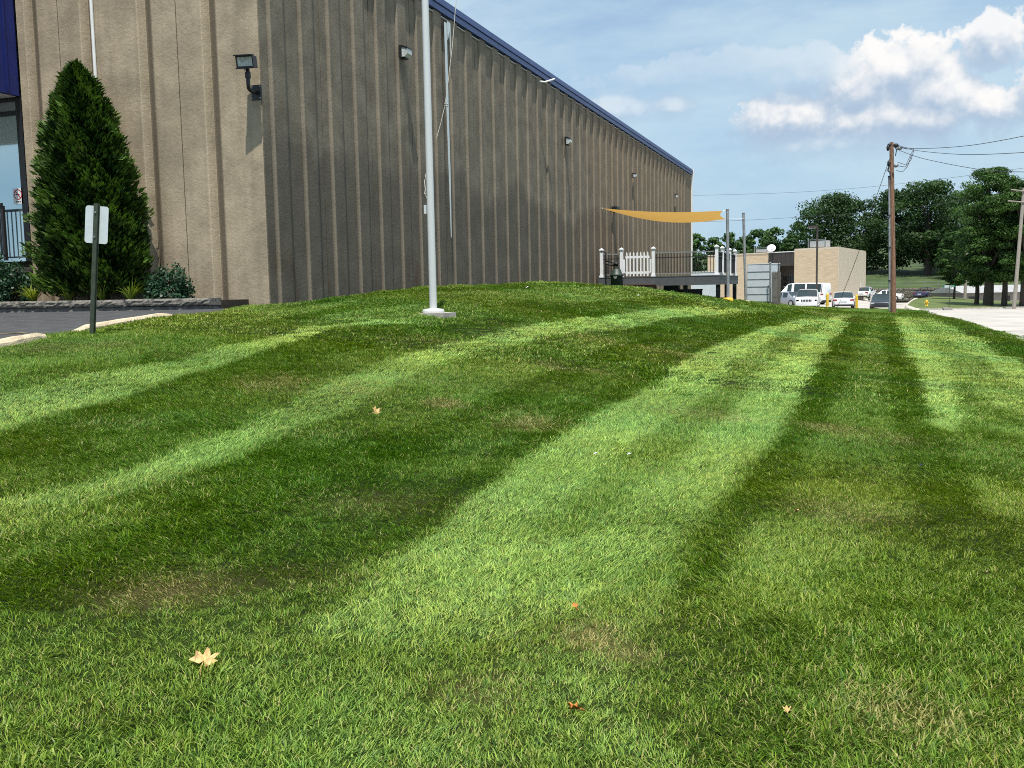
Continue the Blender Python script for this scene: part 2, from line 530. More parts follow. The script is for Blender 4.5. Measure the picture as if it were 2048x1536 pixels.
_cp = [(0, 0, 0), (0, -5, -.03), (3, 0, -.12), (3, -5, -.15), (-4, 0, .28), (-4, -5, .24), (-8, -5, .55), (-9.4, 0, .74), (-12, 4, .85),
       (0, 6, .0), (0, 12, -.03), (-3, 6, .30), (-3, 12, .38), (3, 8, -.17), (3, 16, -.25),
       (-6.93, 15.6, 1.14), (-10, 15.3, 1.34), (-10, 20, 1.56), (-10, 27, 1.68), (-10, 33.5, 1.70), (-10, 39, 1.53), (-10, 45, 1.25), (-10, 54, .95), (-10, 63, .6),
       (-9.03, 9.76, 1.10), (-5, 39, .95), (-4.6, 38, .88), (-4.74, 45, .74), (-7.9, 39, 1.33), (-6.2, 33, 1.33), (-7.5, 27, 1.42),
       (-6.5, 70.7, .30), (-12, 70, .3), (2.3, 66.5, -.55), (0, 83, -.66), (-2.1, 83, -.50), (-8, 83, -.30),
       (0, 20, -.06), (0, 30, -.12), (0, 45, -.3), (0, 60, -.45), (-4, 20, .62), (-4, 30, .72), (-3, 50, .28), (-3, 65, -.12), (-12, 83, -.1), (0, 36, -.18), (0, 52, -.34), (0, 70, -.53), (0, 76, -.60), (2.3, 74, -.66), (2.3, 83, -.76), (2, 50, -.48), (2, 58, -.52),
       (2, 30, -.42), (2, 40, -.47), (-4, 40, .62), (-4, 50, .36), (-4, 60, .05), (-4, 70, -.18), (-4, 78, -.38), (-8, 52, .80), (-8, 62, .48), (-8, 70, .30), (-8, 78, -.05), (-7, 20, 1.25), (-7, 35, 1.38), (-6, 45, .92)]
for _Y in (-6, 5, 15, 25, 35, 45, 55, 65, 75, 83):
    _cp.append((XC, _Y, street_z(_Y) + 0.12))
    _cp.append((XC - 1.6, _Y, street_z(_Y) * 0.62 + 0.09))
for (_x, _y, _d) in ((0, 690, 11.3), (88, 678, 11.7), (150, 665, 12.5), (340, 637, 14.2), (440, 617, 16.5)):
    _q = P(_x, _y, _d)
    _cp.append(tuple(_q))
_cp = np.array(_cp, float)


def _phi(r2):
    return np.where(r2 > 1e-12, 0.5 * r2 * np.log(r2 + 1e-12), 0.0)


def _fit():
    X = _cp[:, :2] / 10
    n = len(X)
    d2 = ((X[:, None] - X[None]) ** 2).sum(-1)
    A = np.zeros((n + 3, n + 3))
    A[:n, :n] = _phi(d2) + np.eye(n) * 0.003
    A[:n, n] = 1
    A[:n, n + 1:] = X
    A[n:, :n] = A[:n, n:].T
    b = np.zeros(n + 3)
    b[:n] = _cp[:, 2]
    return np.linalg.solve(A, b)


_W = _fit()


def G(x, y):
    x = np.atleast_1d(np.asarray(x, float))
    y = np.atleast_1d(np.asarray(y, float))
    q = np.stack([x.ravel(), y.ravel()], 1) / 10
    out = np.zeros(len(q))
    n = len(_cp)
    for i in range(0, len(q), 20000):
        s = q[i:i + 20000]
        d2 = ((s[:, None] - (_cp[None, :, :2] / 10)) ** 2).sum(-1)
        out[i:i + 20000] = _phi(d2) @ _W[:n] + _W[n] + s @ _W[n + 1:]
    b = 0.012 * np.sin(x.ravel() * 2.1 + 0.7 * y.ravel()) + 0.010 * np.sin(y.ravel() * 2.9 - 1.3 * x.ravel() + 1)
    return (out + b).reshape(x.shape)


def g1(x, y):
    return float(G(x, y)[0])


def XL(Y):
    Y = np.asarray(Y, float)
    t = np.clip((Y - 13.2) / 1.2, 0, 1)
    a = -9.42 - 0.60 * t
    return np.where(Y > 63.7, -14.0, a)


def XR(Y):
    Y = np.asarray(Y, float)
    t = np.clip((Y - 62) / 20, 0, 1)
    return XC - 0.16 + 0.05 * np.sin(Y * 1.3) * 0.5 - 3.2 * t * t


YEND = 82.0


def hit(x, y):
    """lawn point under photo pixel(s)"""
    x = np.asarray(x, float)
    y = np.asarray(y, float)
    D = np.stack([(x - PW / 2) / FPX, -(y - PH / 2) / FPX, -np.ones_like(x)], -1) @ CAMR.T
    ts = np.concatenate([np.arange(2, 30, .1), np.arange(30, 120, .3)])
    res = np.zeros(x.shape + (2,))
    done = np.zeros(x.shape, bool)
    prev = np.full(x.shape, 1e9)
    for t in ts:
        p = EYE + D * t
        dz = p[..., 2] - G(p[..., 0], p[..., 1])
        new = (~done) & (dz <= 0)
        f = np.where(new, prev / np.maximum(prev - dz, 1e-6), 0)
        st = 0.1 if t <= 30 else 0.3
        pp = EYE + D * (t - st + f * st)[..., None]
        res[new] = pp[new][:, :2]
        done |= new
        prev = dz
    res[~done] = (0, 300)
    return res


def smooth_noise(x, y, s, seed):
    r = np.random.default_rng(seed)
    out = np.zeros_like(x)
    for k in range(7):
        a = r.uniform(0, 2 * math.pi)
        f = s * r.uniform(0.6, 1.9)
        out += np.sin((x * math.cos(a) + y * math.sin(a)) * f + r.uniform(0, 6.3))
    return out / 3.2


# mowing stripes: (shade, polygon traced on the lawn); shade 0 dark .. 1 light
STRIPES = [
    (0.27, [(1400, 1130), (1560, 1060), (1760, 1030), (2100, 1050), (2250, 1300), (2300, 1640), (1500, 1640), (1290, 1420), (1330, 1250)]),
    (0.55, [(1420, 1060), (1560, 1010), (1700, 1040), (1750, 1110), (1600, 1150), (1450, 1130)]),
    (0.32, [(1690, 632), (1612, 760), (1545, 880), (1450, 985), (1395, 1080), (1500, 1060), (1700, 1000), (1860, 1010), (1990, 1000), (1930, 920), (1868, 850), (1826, 740), (1783, 632)]),
    (0.04, [(1690, 632), (1612, 760), (1545, 880), (1450, 985), (1395, 1080), (1360, 1190), (1450, 1200), (1510, 1060), (1570, 960), (1635, 860), (1690, 750), (1728, 640)]),
    (0.04, [(1752, 640), (1770, 740), (1784, 850), (1796, 950), (1830, 1060), (1960, 1050), (1925, 930), (1868, 850), (1826, 740), (1783, 632)]),
    (0.24, [(1880, 870), (1930, 845), (2060, 880), (2200, 960), (2200, 1040), (1980, 980)]),
    (0.95, [(1783, 632), (1826, 740), (1868, 850), (1900, 870), (1925, 845), (1900, 760), (1850, 690), (1822, 640)]),
    (0.62, [(1822, 640), (1850, 690), (1900, 760), (1960, 800), (2060, 850), (2060, 800), (1960, 730), (1880, 660), (1850, 636)]),
    (0.85, [(1850, 640), (1900, 680), (1985, 745), (2100, 815), (2100, 775), (1990, 712), (1910, 660), (1870, 640)]),
    (0.12, [(1870, 634), (1910, 655), (2000, 710), (2150, 790), (2150, 712), (2048, 686), (1930, 648), (1880, 632)]),
    (0.92, [(1585, 640), (1500, 662), (1410, 695), (1290, 770), (1170, 850), (1010, 955), (880, 1058), (700, 1185), (600, 1270), (760, 1300), (1000, 1290), (1180, 1210), (1310, 1120), (1390, 1050), (1450, 985), (1545, 880), (1612, 760), (1690, 632)]),
    (0.52, [(1600, 650), (1520, 690), (1430, 760), (1330, 850), (1200, 960), (1080, 1060), (1180, 1080), (1320, 960), (1420, 860), (1510, 750), (1640, 650)]),
    (0.06, [(1600, 622), (1480, 630), (1330, 658), (1190, 705), (1060, 760), (980, 790), (930, 825), (850, 850), (760, 868), (660, 890), (560, 940), (480, 965), (350, 1015), (180, 1075), (-60, 1150), (-60, 1240), (150, 1230), (420, 1190), (600, 1165), (760, 1110), (870, 1060), (1010, 955), (1170, 850), (1290, 770), (1410, 695), (1500, 662), (1585, 640)]),
    (0.20, [(1420, 655), (1300, 690), (1180, 740), (1080, 800), (960, 850), (840, 930), (700, 990), (540, 1060), (330, 1120), (380, 1160), (600, 1110), (760, 1030), (920, 960), (1080, 860), (1220, 770), (1380, 690)]),
    (0.95, [(1480, 622), (1330, 640), (1190, 662), (1020, 690), (880, 730), (760, 780), (640, 835), (480, 905), (300, 975), (150, 1030), (-60, 1085), (-60, 1010), (100, 980), (260, 940), (430, 870), (560, 810), (700, 755), (850, 700), (1000, 660), (1200, 632), (1400, 616)]),
    (0.60, [(1300, 640), (1100, 668), (950, 705), (820, 760), (600, 850), (400, 930), (200, 990), (-60, 1040), (-60, 1080), (150, 1030), (300, 975), (480, 905), (640, 835), (760, 780), (880, 730), (1020, 690), (1190, 662)]),
    (0.10, [(1330, 594), (1180, 606), (1060, 616), (960, 640), (880, 652), (720, 650), (560, 688), (420, 735), (320, 766), (200, 805), (60, 850), (-60, 885), (-60, 950), (60, 930), (200, 895), (350, 850), (500, 815), (640, 765), (750, 730), (880, 690), (1000, 652), (1130, 630), (1250, 620), (1400, 604)]),
    (0.20, [(1000, 650), (880, 662), (760, 690), (620, 735), (480, 780), (300, 835), (100, 890), (60, 930), (200, 895), (350, 850), (500, 815), (640, 765), (750, 730), (880, 690)]),
    (1.0, [(840, 648), (700, 652), (560, 688), (420, 735), (320, 766), (200, 805), (60, 850), (-60, 885), (-60, 800), (100, 770), (300, 728), (460, 690), (620, 655), (760, 640)]),
    (0.30, [(760, 640), (620, 655), (460, 690), (300, 728), (100, 770), (-60, 800), (-60, 765), (100, 742), (300, 702), (460, 668), (640, 640)]),
    (0.15, [(870, 590), (760, 600), (640, 622), (520, 645), (430, 662), (430, 672), (560, 650), (700, 626), (860, 606), (960, 592)]),
    (0.15, [(1180, 566), (1020, 570), (880, 577), (740, 588), (640, 600), (560, 612), (560, 620), (700, 600), (860, 586), (1020, 579), (1200, 574)]),
]
DRY = [(1040, 838, 95, 22, 1.0), (885, 806, 45, 12, 1.0), (1625, 626, 34, 5, 1.3), (1690, 630, 30, 4, 1.2), (1190, 1275, 70, 40, .7), (1260, 1310, 80, 35, .65), (320, 1160, 170, 55, .6),
       (1150, 740, 90, 18, .5), (620, 770, 160, 22, .55), (640, 990, 160, 40, .4), (1820, 1440, 150, 60, .45), (950, 1390, 120, 40, .35), (1420, 830, 120, 22, .4), (1700, 1020, 130, 30, .35),
       (230, 850, 90, 14, .6), (180, 690, 140, 10, .3), (1250, 690, 120, 10, .4), (640, 1150, 120, 30, .3), (1720, 870, 80, 25, .4)]


def _pip(px, py, poly):
    ins = np.zeros(px.shape, bool)
    j = len(poly) - 1
    for i in range(len(poly)):
        xi, yi = poly[i]
        xj, yj = poly[j]
        if yi != yj:
            c = ((yi > py) != (yj > py)) & (px < (xj - xi) * (py - yi) / (yj - yi) + xi)
            ins ^= c
        j = i
    return ins


_spoly = []
for _s, _pl in STRIPES:
    _a = np.array(_pl, float)
    _h = hit(_a[:, 0], _a[:, 1])
    _h[:, 1] = np.minimum(_h[:, 1], 84)
    _spoly.append((_s, [tuple(q) for q in _h]))
_dry = []
for (_x, _y, _rx_, _ry_, _k) in DRY:
    _h = hit(np.array([_x, _x + _rx_, _x, _x]), np.array([_y, _y, _y - _ry_, _y + _ry_]))
    _dry.append((_h[0], np.linalg.norm(_h[1] - _h[0]), min(.55, max(0.08, 0.5 * np.linalg.norm(_h[2] - _h[3]))), _k, (_h[2] - _h[3]) / (np.linalg.norm(_h[2] - _h[3]) + 1e-6)))


def lawn_state(x, y):
    """mowing direction (0 towards the photographer .. 1 away) and dryness at lawn points"""
    n1 = smooth_noise(x, y, 1.3, 3)
    n2 = smooth_noise(x, y, 3.7, 4)
    n3 = smooth_noise(x, y, 0.5, 5)
    acc = np.zeros_like(x)
    offs = [(0, 0), (.05, .02), (-.05, -.02), (.02, -.06), (-.03, .06)]
    for (ox, oy) in offs:
        jx = x + ox + 0.05 * n1 + 0.04 * n2
        jy = y + oy + 0.08 * n2 + 0.08 * n1
        s = 0.34 + 0.20 * n3
        for shade, pl in _spoly:
            s = np.where(_pip(jx, jy, pl), shade, s)
        acc += s
    s = acc / len(offs) + 0.06 * n1 + 0.08 * n2 + 0.06 * smooth_noise(x, y, 8.0, 6)
    d = 0.12 * np.clip(smooth_noise(x, y, 1.1, 8) - 0.35, 0, 1) + 0.16 * np.clip(smooth_noise(x, y, 2.6, 9) - 0.55, 0, 1)
    for (c, rl, rd, k, ax) in _dry:
        u = (x - c[0]) * ax[0] + (y - c[1]) * ax[1]
        w = -(x - c[0]) * ax[1] + (y - c[1]) * ax[0]
        q = np.sqrt((u / rd) ** 2 + (w / rl) ** 2) + 0.25 * n2
        d = d + k * np.clip(1.25 - q, 0, 0.8) * np.clip(.75 + .7 * n3 + .5 * smooth_noise(x, y, 6.0, 17), 0, 1.2)
    return np.clip(s, 0, 1), np.clip(d, 0, 1)


def make_lawn():
    rows = np.unique(np.concatenate([np.arange(-6, 1, .5), np.arange(1, 26, .11), np.arange(26, YEND - .2, .3), [63.68, 63.72, YEND]]))
    nc = 170
    u = np.linspace(0, 1, nc)
    Y = np.repeat(rows[:, None], nc, 1)
    X = XL(rows)[:, None] * (1 - u) + XR(rows)[:, None] * u
    Z = G(X, Y)
    s, d = lawn_state(X.ravel(), Y.ravel())
    V = np.stack([X, Y, Z], -1).reshape(-1, 3)
    i = np.arange(len(rows) - 1)[:, None] * nc + np.arange(nc - 1)[None]
    Fq = np.stack([i, i + 1, i + nc + 1, i + nc], -1).reshape(-1, 4)
    m, N, b = new_mat('lawn thatch')
    st = N.n('ShaderNodeAttribute', attribute_name='stripe').outputs['Fac']
    dr = N.n('ShaderNodeAttribute', attribute_name='dry').outputs['Fac']
    p = pos(N)
    nz = N.smooth(N.noise(p, 110, 4, 0.75), .35, .65)
    c = N.mix(st, (0.010, 0.020, 0.003), (0.030, 0.050, 0.010))  # thatch carries the same painted stripe sheen as the blades
    c = N.mix(N.m('MULTIPLY', dr, 0.65), c, (0.15, 0.115, 0.05))
    c = N.mix(1.0, c, N.mix(nz, (0.3, 0.3, 0.3), (1.3, 1.3, 1.2)), 'MULTIPLY')
    m.node_tree.links.new(c, b.inputs['Base Color'])
    b.inputs['Roughness'].default_value = 0.95
    b.inputs['Specular IOR Level'].default_value = 0.1
    o = put('lawn', np_mesh('lawn', V, Fq, m, {'stripe': s, 'dry': d}, True))
    return tag(o, 'sloping mown lawn in light and dark stripes', kind='structure')


make_lawn()


# grass blades: clump meshes instanced over the lawn as one uncounted mass
def clump(name, n, rad, hmin, hmax, wid, lean, seed, m, lay=(0, 0)):
    r = np.random.default_rng(seed)
    V, Fq, tint, along = [], [], [], []
    for k in range(n):
        a, q = r.uniform(0, 2 * math.pi), rad * math.sqrt(r.uniform(0, 1))
        bx, by = q * math.cos(a), q * math.sin(a)
        h = r.uniform(hmin, hmax)
        w = wid * r.uniform(0.7, 1.3)
        la = r.uniform(0, 2 * math.pi)
        le = lean * r.uniform(0.3, 1.2)
        ld = (np.array([math.cos(la), math.sin(la)]) * le + np.array(lay) * r.uniform(.6, 1.2)) * h
        fa = r.uniform(0, math.pi)
        fd = np.array([math.cos(fa), math.sin(fa)]) * w * 0.5
        o = len(V)
        for (t, ww, bend) in ((0, 1.0, 0), (0.55, 0.9, 0.4), (1.0, 0.18, 1.0)):
            c = np.array([bx, by]) + ld * bend
            z = h * t * (1 - 0.22 * (le + abs(lay[1])) * t)
            V.append((c[0] - fd[0] * ww, c[1] - fd[1] * ww, z))
            V.append((c[0] + fd[0] * ww, c[1] + fd[1] * ww, z))
        Fq += [(o, o + 1, o + 3, o + 2), (o + 2, o + 3, o + 5, o + 4)]
        tv = r.uniform(0, 1)
        tint += [tv] * 6
        along += [0, 0, .55, .55, 1, 1]
    me = np_mesh(name, V, Fq, m, {'tint': tint, 'along': along})
    return me


def mat_grass():
    m, N, b = new_mat('grass blades')
    st = N.n('ShaderNodeAttribute', attribute_type='INSTANCER', attribute_name='stripe').outputs['Fac']
    dr = N.n('ShaderNodeAttribute', attribute_type='INSTANCER', attribute_name='dry').outputs['Fac']
    hu = N.n('ShaderNodeAttribute', attribute_type='INSTANCER', attribute_name='hue').outputs['Fac']
    ti = N.n('ShaderNodeAttribute', attribute_name='tint').outputs['Fac']
    al = N.n('ShaderNodeAttribute', attribute_name='along').outputs['Fac']
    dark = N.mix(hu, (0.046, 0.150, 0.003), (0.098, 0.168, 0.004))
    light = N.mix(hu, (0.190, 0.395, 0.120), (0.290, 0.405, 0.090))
    c = N.mix(st, dark, light)  # sheen of the laid blades put into the colour, stripe by stripe
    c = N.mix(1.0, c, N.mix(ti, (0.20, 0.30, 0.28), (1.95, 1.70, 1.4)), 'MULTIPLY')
    c = N.mix(N.m('MULTIPLY', al, 0.25), c, N.mix(1.0, c, (1.6, 1.35, 1.3), 'MULTIPLY'))  # tips lightened in colour, imitating deeper shade between the blades
    straw = N.smooth(N.m('ADD', ti, N.m('MULTIPLY', dr, 0.80)), 0.86, 1.0)
    c = N.mix(N.m('MULTIPLY', straw, 0.85), c, N.mix(hu, (0.36, 0.34, 0.14), (0.46, 0.37, 0.16)))
    m.node_tree.links.new(c, b.inputs['Base Color'])
    b.inputs['Roughness'].default_value = 0.42
    b.inputs['Specular IOR Level'].default_value = 0.16
    tr = N.n('ShaderNodeBsdfTranslucent', ins={0: N.mix(1.0, c, (1.15, 1.25, 0.45), 'MULTIPLY')})
    mx = N.n('ShaderNodeMixShader', ins={0: 0.26, 1: b.outputs[0], 2: tr.outputs[0]})
    m.node_tree.links.new(mx.outputs[0], m.node_tree.nodes['Material Output'].inputs[0])
    return m


def make_grass():
    m = mat_grass()
    kinds, KN, o_ = [], {}, 0
    # every size of clump comes laid towards the viewer, upright, and laid away
    for nm, cnt, args in (('near', 4, (48, 0.058, 0.010, 0.038, 0.0040, 0.80)), ('mid', 3, (64, 0.14, 0.018, 0.045, 0.0085, 0.75)),
                          ('far', 2, (74, 0.32, 0.022, 0.052, 0.018, 0.7)), ('tuft', 2, (18, 0.05, 0.028, 0.062, 0.0056, 0.7)), ('clip', 2, (5, 0.10, 0.010, 0.024, 0.0034, 1.6))):
        for c, lay in enumerate(((-.20, -.75), (.0, .10), (.16, .85))):
            KN[nm, c] = list(range(o_, o_ + cnt))
            o_ += cnt
            for i in range(cnt):
                kinds.append(clump('blades_' + nm, *args, 20 + o_ + i, m, lay))
    pc = bpy.data.collections.new('blade_clumps')
    for i, me in enumerate(kinds):
        o = bpy.data.objects.new('%02d_blades' % i, me)
        pc.objects.link(o)
    # sow points ring by ring, a little wider than the picture
    XS, YS, KS, SCL = [], [], [], []
    fx, fy = -math.sin(R(YAW)), math.cos(R(YAW))
    half = math.tan(math.atan(PW / 2 / FPX)) * 1.12

    def sow(d0, d1, dens, ks, sc):
        wmax = half * d1 + 2.2
        h_ = 1 / math.sqrt(dens)
        d, l = np.meshgrid(np.arange(d0, d1, h_), np.arange(-wmax, wmax, h_))
        d, l = d.ravel(), l.ravel()
        d = d + rng.uniform(-.6, .6, len(d)) * h_
        l = l + rng.uniform(-.6, .6, len(l)) * h_
        k = np.abs(l) < half * d + 2.2
        d, l = d[k], l[k]
        x = fx * d + fy * l
        y = fy * d - fx * l
        k = (x > XL(y) + 0.02) & (x < XR(y) - 0.0) & (y < YEND - 0.05)
        x, y = x[k], y[k]
        XS.append(x)
        YS.append(y)
        KS.append(np.full(len(x), ks))
        SCL.append(rng.uniform(0.75, 1.2, len(x)) * sc)
    sow(1.8, 7.5, 460, 0, 1.0)
    sow(7.0, 13, 300, 0, 1.15)
    sow(12, 30, 80, 1, 1.0)
    sow(28, 86, 19, 2, 1.0)
    sow(2.0, 13, 55, 3, 1.0)
    sow(2.0, 13, 10, 4, 1.0)
    x, y, k, sc = (np.concatenate(a) for a in (XS, YS, KS, SCL))
    keep = (k != 3) | (smooth_noise(x, y, 2.2, 41) + .5 * smooth_noise(x, y, 6, 42) > .95) | (rng.uniform(0, 1, len(x)) < .07)
    x, y, k, sc = x[keep], y[keep], k[keep], sc[keep]
    # ragged fringe along the wall and kerb line
    yy = rng.uniform(14, 39, 1500)
    x = np.concatenate([x, XL(yy) + rng.uniform(0, .15, 1500)])
    y = np.concatenate([y, yy])
    k = np.concatenate([k, rng.choice([1, 3], 1500)])
    sc = np.concatenate([sc, rng.uniform(.7, 1.3, 1500)])
    yy = rng.uniform(3, 14, 900)
    x = np.concatenate([x, XL(yy) + rng.uniform(-.03, .2, 900)])
    y = np.concatenate([y, yy])
    k = np.concatenate([k, rng.choice([1, 3], 900)])
    sc = np.concatenate([sc, rng.uniform(.8, 1.4, 900)])
    s, d = lawn_state(x, y)
    tuft = smooth_noise(x, y, 2.0, 31)
    sc = sc * (1 + 0.22 * tuft) * (1 - 0.15 * d)
    d = np.where(k == 4, .95, d)
    hue = np.clip(0.5 + 0.32 * smooth_noise(x, y, 0.9, 12) + rng.normal(0, .14, len(x)) + 0.1 * smooth_noise(x, y, 3.5, 13), 0, 1)
    z = G(x, y) - 0.004 + np.where(k == 4, .016, 0)
    swirl = 0.5 * smooth_noise(x, y, 1.6, 21) + 0.35 * smooth_noise(x, y, 5.0, 22)
    spin = swirl + rng.normal(0, R(34), len(x))
    eul = np.stack([rng.normal(0, R(3), len(x)), rng.normal(0, R(3), len(x)), spin], 1)
    lay = np.clip(np.floor(s * 3 + rng.normal(0, .55, len(x))), 0, 2).astype(int)
    pick = np.zeros(len(x), int)
    u_ = rng.uniform(0, 1, len(x))
    for ki, nm in enumerate(('near', 'mid', 'far', 'tuft', 'clip')):
        for c in range(3):
            q_ = (k == ki) & (lay == c)
            ids = np.array(KN[nm, c])
            pick[q_] = ids[(u_[q_] * len(ids)).astype(int)]
    k = pick
    me = bpy.data.meshes.new('grass')
    me.vertices.add(len(x))
    me.vertices.foreach_set('co', np.stack([x, y, z], 1).astype(np.float32).ravel())
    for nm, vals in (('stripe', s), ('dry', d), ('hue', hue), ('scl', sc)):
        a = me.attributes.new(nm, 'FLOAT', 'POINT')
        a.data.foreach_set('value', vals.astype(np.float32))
    a = me.attributes.new('eul', 'FLOAT_VECTOR', 'POINT')
    a.data.foreach_set('vector', eul.astype(np.float32).ravel())
    a = me.attributes.new('pick', 'INT', 'POINT')
    a.data.foreach_set('value', k.astype(np.int32))
    me.materials.append(m)
    o = put('grass', me)
    tag(o, 'short mown grass blades covering the sloping lawn', kind='stuff')
    t = bpy.data.node_groups.new('sow_grass', 'GeometryNodeTree')
    t.interface.new_socket('Geometry', in_out='INPUT', socket_type='NodeSocketGeometry')
    t.interface.new_socket('Geometry', in_out='OUTPUT', socket_type='NodeSocketGeometry')
    N = NT(t)
    gi, go = N.n('NodeGroupInput'), N.n('NodeGroupOutput')
    ci = N.n('GeometryNodeCollectionInfo', ins={'Collection': pc, 'Separate Children': True, 'Reset Children': True})

    def na(nm, dt):
        q = N.n('GeometryNodeInputNamedAttribute', data_type=dt)
        q.inputs['Name'].default_value = nm
        return q.outputs['Attribute']
    er = N.n('FunctionNodeEulerToRotation', ins={0: na('eul', 'FLOAT_VECTOR')})
    ip = N.n('GeometryNodeInstanceOnPoints', ins={'Points': gi.outputs[0], 'Instance': ci.outputs[0], 'Pick Instance': True,
                                                 'Instance Index': na('pick', 'INT'), 'Rotation': er.outputs[0], 'Scale': na('scl', 'FLOAT')})
    t.links.new(ip.outputs[0], go.inputs[0])
    md = o.modifiers.new('sow', 'NODES')
    md.node_group = t
    print('grass instances', len(x))


make_grass()


def sheet(name, label, x0, x1, y0, y1, zf, m, step=2.0):
    xs = np.arange(x0, x1 + .01, step)
    ys = np.arange(y0, y1 + .01, step)
    X, Y = np.meshgrid(xs, ys)
    Z = zf(X, Y)
    nc = len(xs)
    i = np.arange(len(ys) - 1)[:, None] * nc + np.arange(nc - 1)[None]
    Fq = np.stack([i, i + 1, i + nc + 1, i + nc], -1).reshape(-1, 4)
    o = put(name, np_mesh(name, np.stack([X, Y, Z], -1).reshape(-1, 3), Fq, m, None, True))
    return tag(o, label, kind='structure')


def sstep(v, a, b):
    t = np.clip((v - a) / (b - a), 0, 1)
    return t * t * (3 - 2 * t)


def pave_z(X, Y):
    zs = street_z(Y)
    lot = -0.80 - 0.0010 * (Y - 83)
    k = sstep(X, -1.0, 6.0)
    z = lot * (1 - k) + zs * k
    # lower wherever the lawn lies on top
    cover = sstep(XC - 0.3 - X, 0.0, 1.0) * (1 - sstep(Y, YEND - 1.5, YEND - .3))
    return z - 3.0 * cover


sheet('street', 'pale concrete street and car park beyond the lawn', -70, 110, -12, 260, pave_z, M['pave'], 1.0)
sheet('ground', 'far ground to the horizon', -900, 900, -300, 2000, lambda X, Y: -5.0 + 0 * X, M['hill_grass'], 100.0)


def lot_z(X, Y):
    return G(np.clip(X, -10.2, 0), np.clip(Y, -6, 14.2)) - 0.012 + 0.004 * (X + 9.4)


sheet('asphalt_lot', 'dark asphalt car park beside the planter', -30, -9.3, -8, 14.4, lot_z, M['asphalt'], 0.35)


def kerb(name, label, pts, w, h, m):
    b = MB()
    for p, q in zip(pts[:-1], pts[1:]):
        p, q = Vector(p), Vector(q)
        d = (q - p)
        s = Vector((-d.y, d.x, 0)).normalized() * w
        b.prism([p, q, q + s, p + s], (0, 0, -0.25), (0, 0, h))
    o = b.build(name, m)
    return tag(o, label, kind='structure')


kerb('street_kerb', 'concrete kerb along the lawn edge', [(float(XR(Y)) + 0.02, Y, street_z(Y) - 0.02) for Y in np.arange(-8, 63, 3.0)][::-1], 0.12, 0.11, M['kerb'])
kerb('lot_kerb', 'concrete kerb where the lawn meets the car park', [(x, YEND + .05, -0.80) for x in np.arange(-14, 3.2, 1.5)], 0.15, 0.12, M['kerb'])

# asphalt markings and worn lines
b = MB()
q0, q1 = P(-60, 682, 12.6), P(44, 679, 12.6)
for (a0, a1) in ((q0, q1),):
    x0, y0, x1, y1 = a0[0], a0[1], a1[0], a1[1]
    n = 8
    for i in range(n):
        ta, tb = i / n, (i + 1) / n
        xa, ya, xb, yb = x0 + (x1 - x0) * ta, y0 + (y1 - y0) * ta, x0 + (x1 - x0) * tb, y0 + (y1 - y0) * tb
        z = [float(lot_z(np.array([u]), np.array([v]))[0]) + .006 for u, v in ((xa, ya), (xb, yb))]
        b.add([(xa, ya, z[0]), (xb, yb, z[1]), (xb, yb + .1, z[1]), (xa, ya + .1, z[0])], [(0, 1, 2, 3)])
tag(b.build('parking_line', M['yellow_line']), 'faded yellow parking line on the dark asphalt', kind='structure')
b = MB()
for k in range(26):
    px_, py_ = rng.uniform(-40, 330), rng.uniform(632, 668)
    if py_ > 690 - px_ * .17:
        continue
    q = P(px_, py_, 14.0 + (668 - py_) * .07)
    L, w = rng.uniform(.15, .9), rng.uniform(.012, .03)
    z = float(lot_z(np.array([q[0]]), np.array([q[1]]))[0]) + .006
    a = rng.normal(0, .12)
    dx, dy = L * math.cos(a), L * math.sin(a) * .3
    b.add([(q[0], q[1], z), (q[0] + dx, q[1] + dy, z + .002), (q[0] + dx, q[1] + dy + w, z + .002), (q[0], q[1] + w * .6, z)], [(0, 1, 2, 3)])
tag(b.build('asphalt_scuffs', M['asphalt_worn']), 'pale scuff marks on the dark asphalt', kind='stuff')


# ------------------------------------------------------------------ warehouse
WX, WY0, WY1 = -10.0, 15.3, 63.6
WTOP = 8.48
bld = thing('warehouse', 'long brown ribbed concrete warehouse with blue roof edge above the mound', 'warehouse', (WX, WY0, 1.3))
OFF = Vector((-WX, -WY0, -1.3))


def B(p):
    return tuple(Vector([float(c) for c in p]) + OFF)


def panel_mesh(name, prof, z0, z1, m, axis):
    """prof: list of (s, depth, arris) along the face; depth = out of the wall. axis 'Y' side wall, 'X' front wall"""
    V, A, Fq = [], [], []
    n = len(prof)
    for (s, dp, ar) in prof:
        for z in (z0, z1):
            V.append((dp, s, z) if axis == 'Y' else (-s, -dp, z))
            A.append(ar)
    k = len(V)
    for (s, dp, ar) in (prof[0], prof[-1]):
        for z in (z0, z1):
            V.append((-0.25, s, z) if axis == 'Y' else (-s, 0.25, z))
            A.append(0)
    for i in range(n - 1):
        Fq.append((2 * i, 2 * i + 2, 2 * i + 3, 2 * i + 1))
    Fq.append((k, 0, 1, k + 1))
    Fq.append((2 * n - 2, k + 2, k + 3, 2 * n - 1))
    top = [2 * i + 1 for i in range(n)]
    me = bpy.data.meshes.new(name)
    me.from_pydata(V, [], Fq + [tuple([k + 1] + top + [k + 3])])
    at = me.attributes.new('arris_and_shade', 'FLOAT', 'POINT')
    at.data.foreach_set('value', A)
    me.materials.append(m)
    return me


PER = 1.05


def side_prof(nper, gap=0.012):
    pr = [(gap, 0.0, 0)]
    for k in range(nper):
        o = k * PER
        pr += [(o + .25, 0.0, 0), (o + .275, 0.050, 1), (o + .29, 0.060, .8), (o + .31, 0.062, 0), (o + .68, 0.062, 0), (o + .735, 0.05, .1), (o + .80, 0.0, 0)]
    pr.append((nper * PER - gap, 0.0, 0))
    return pr


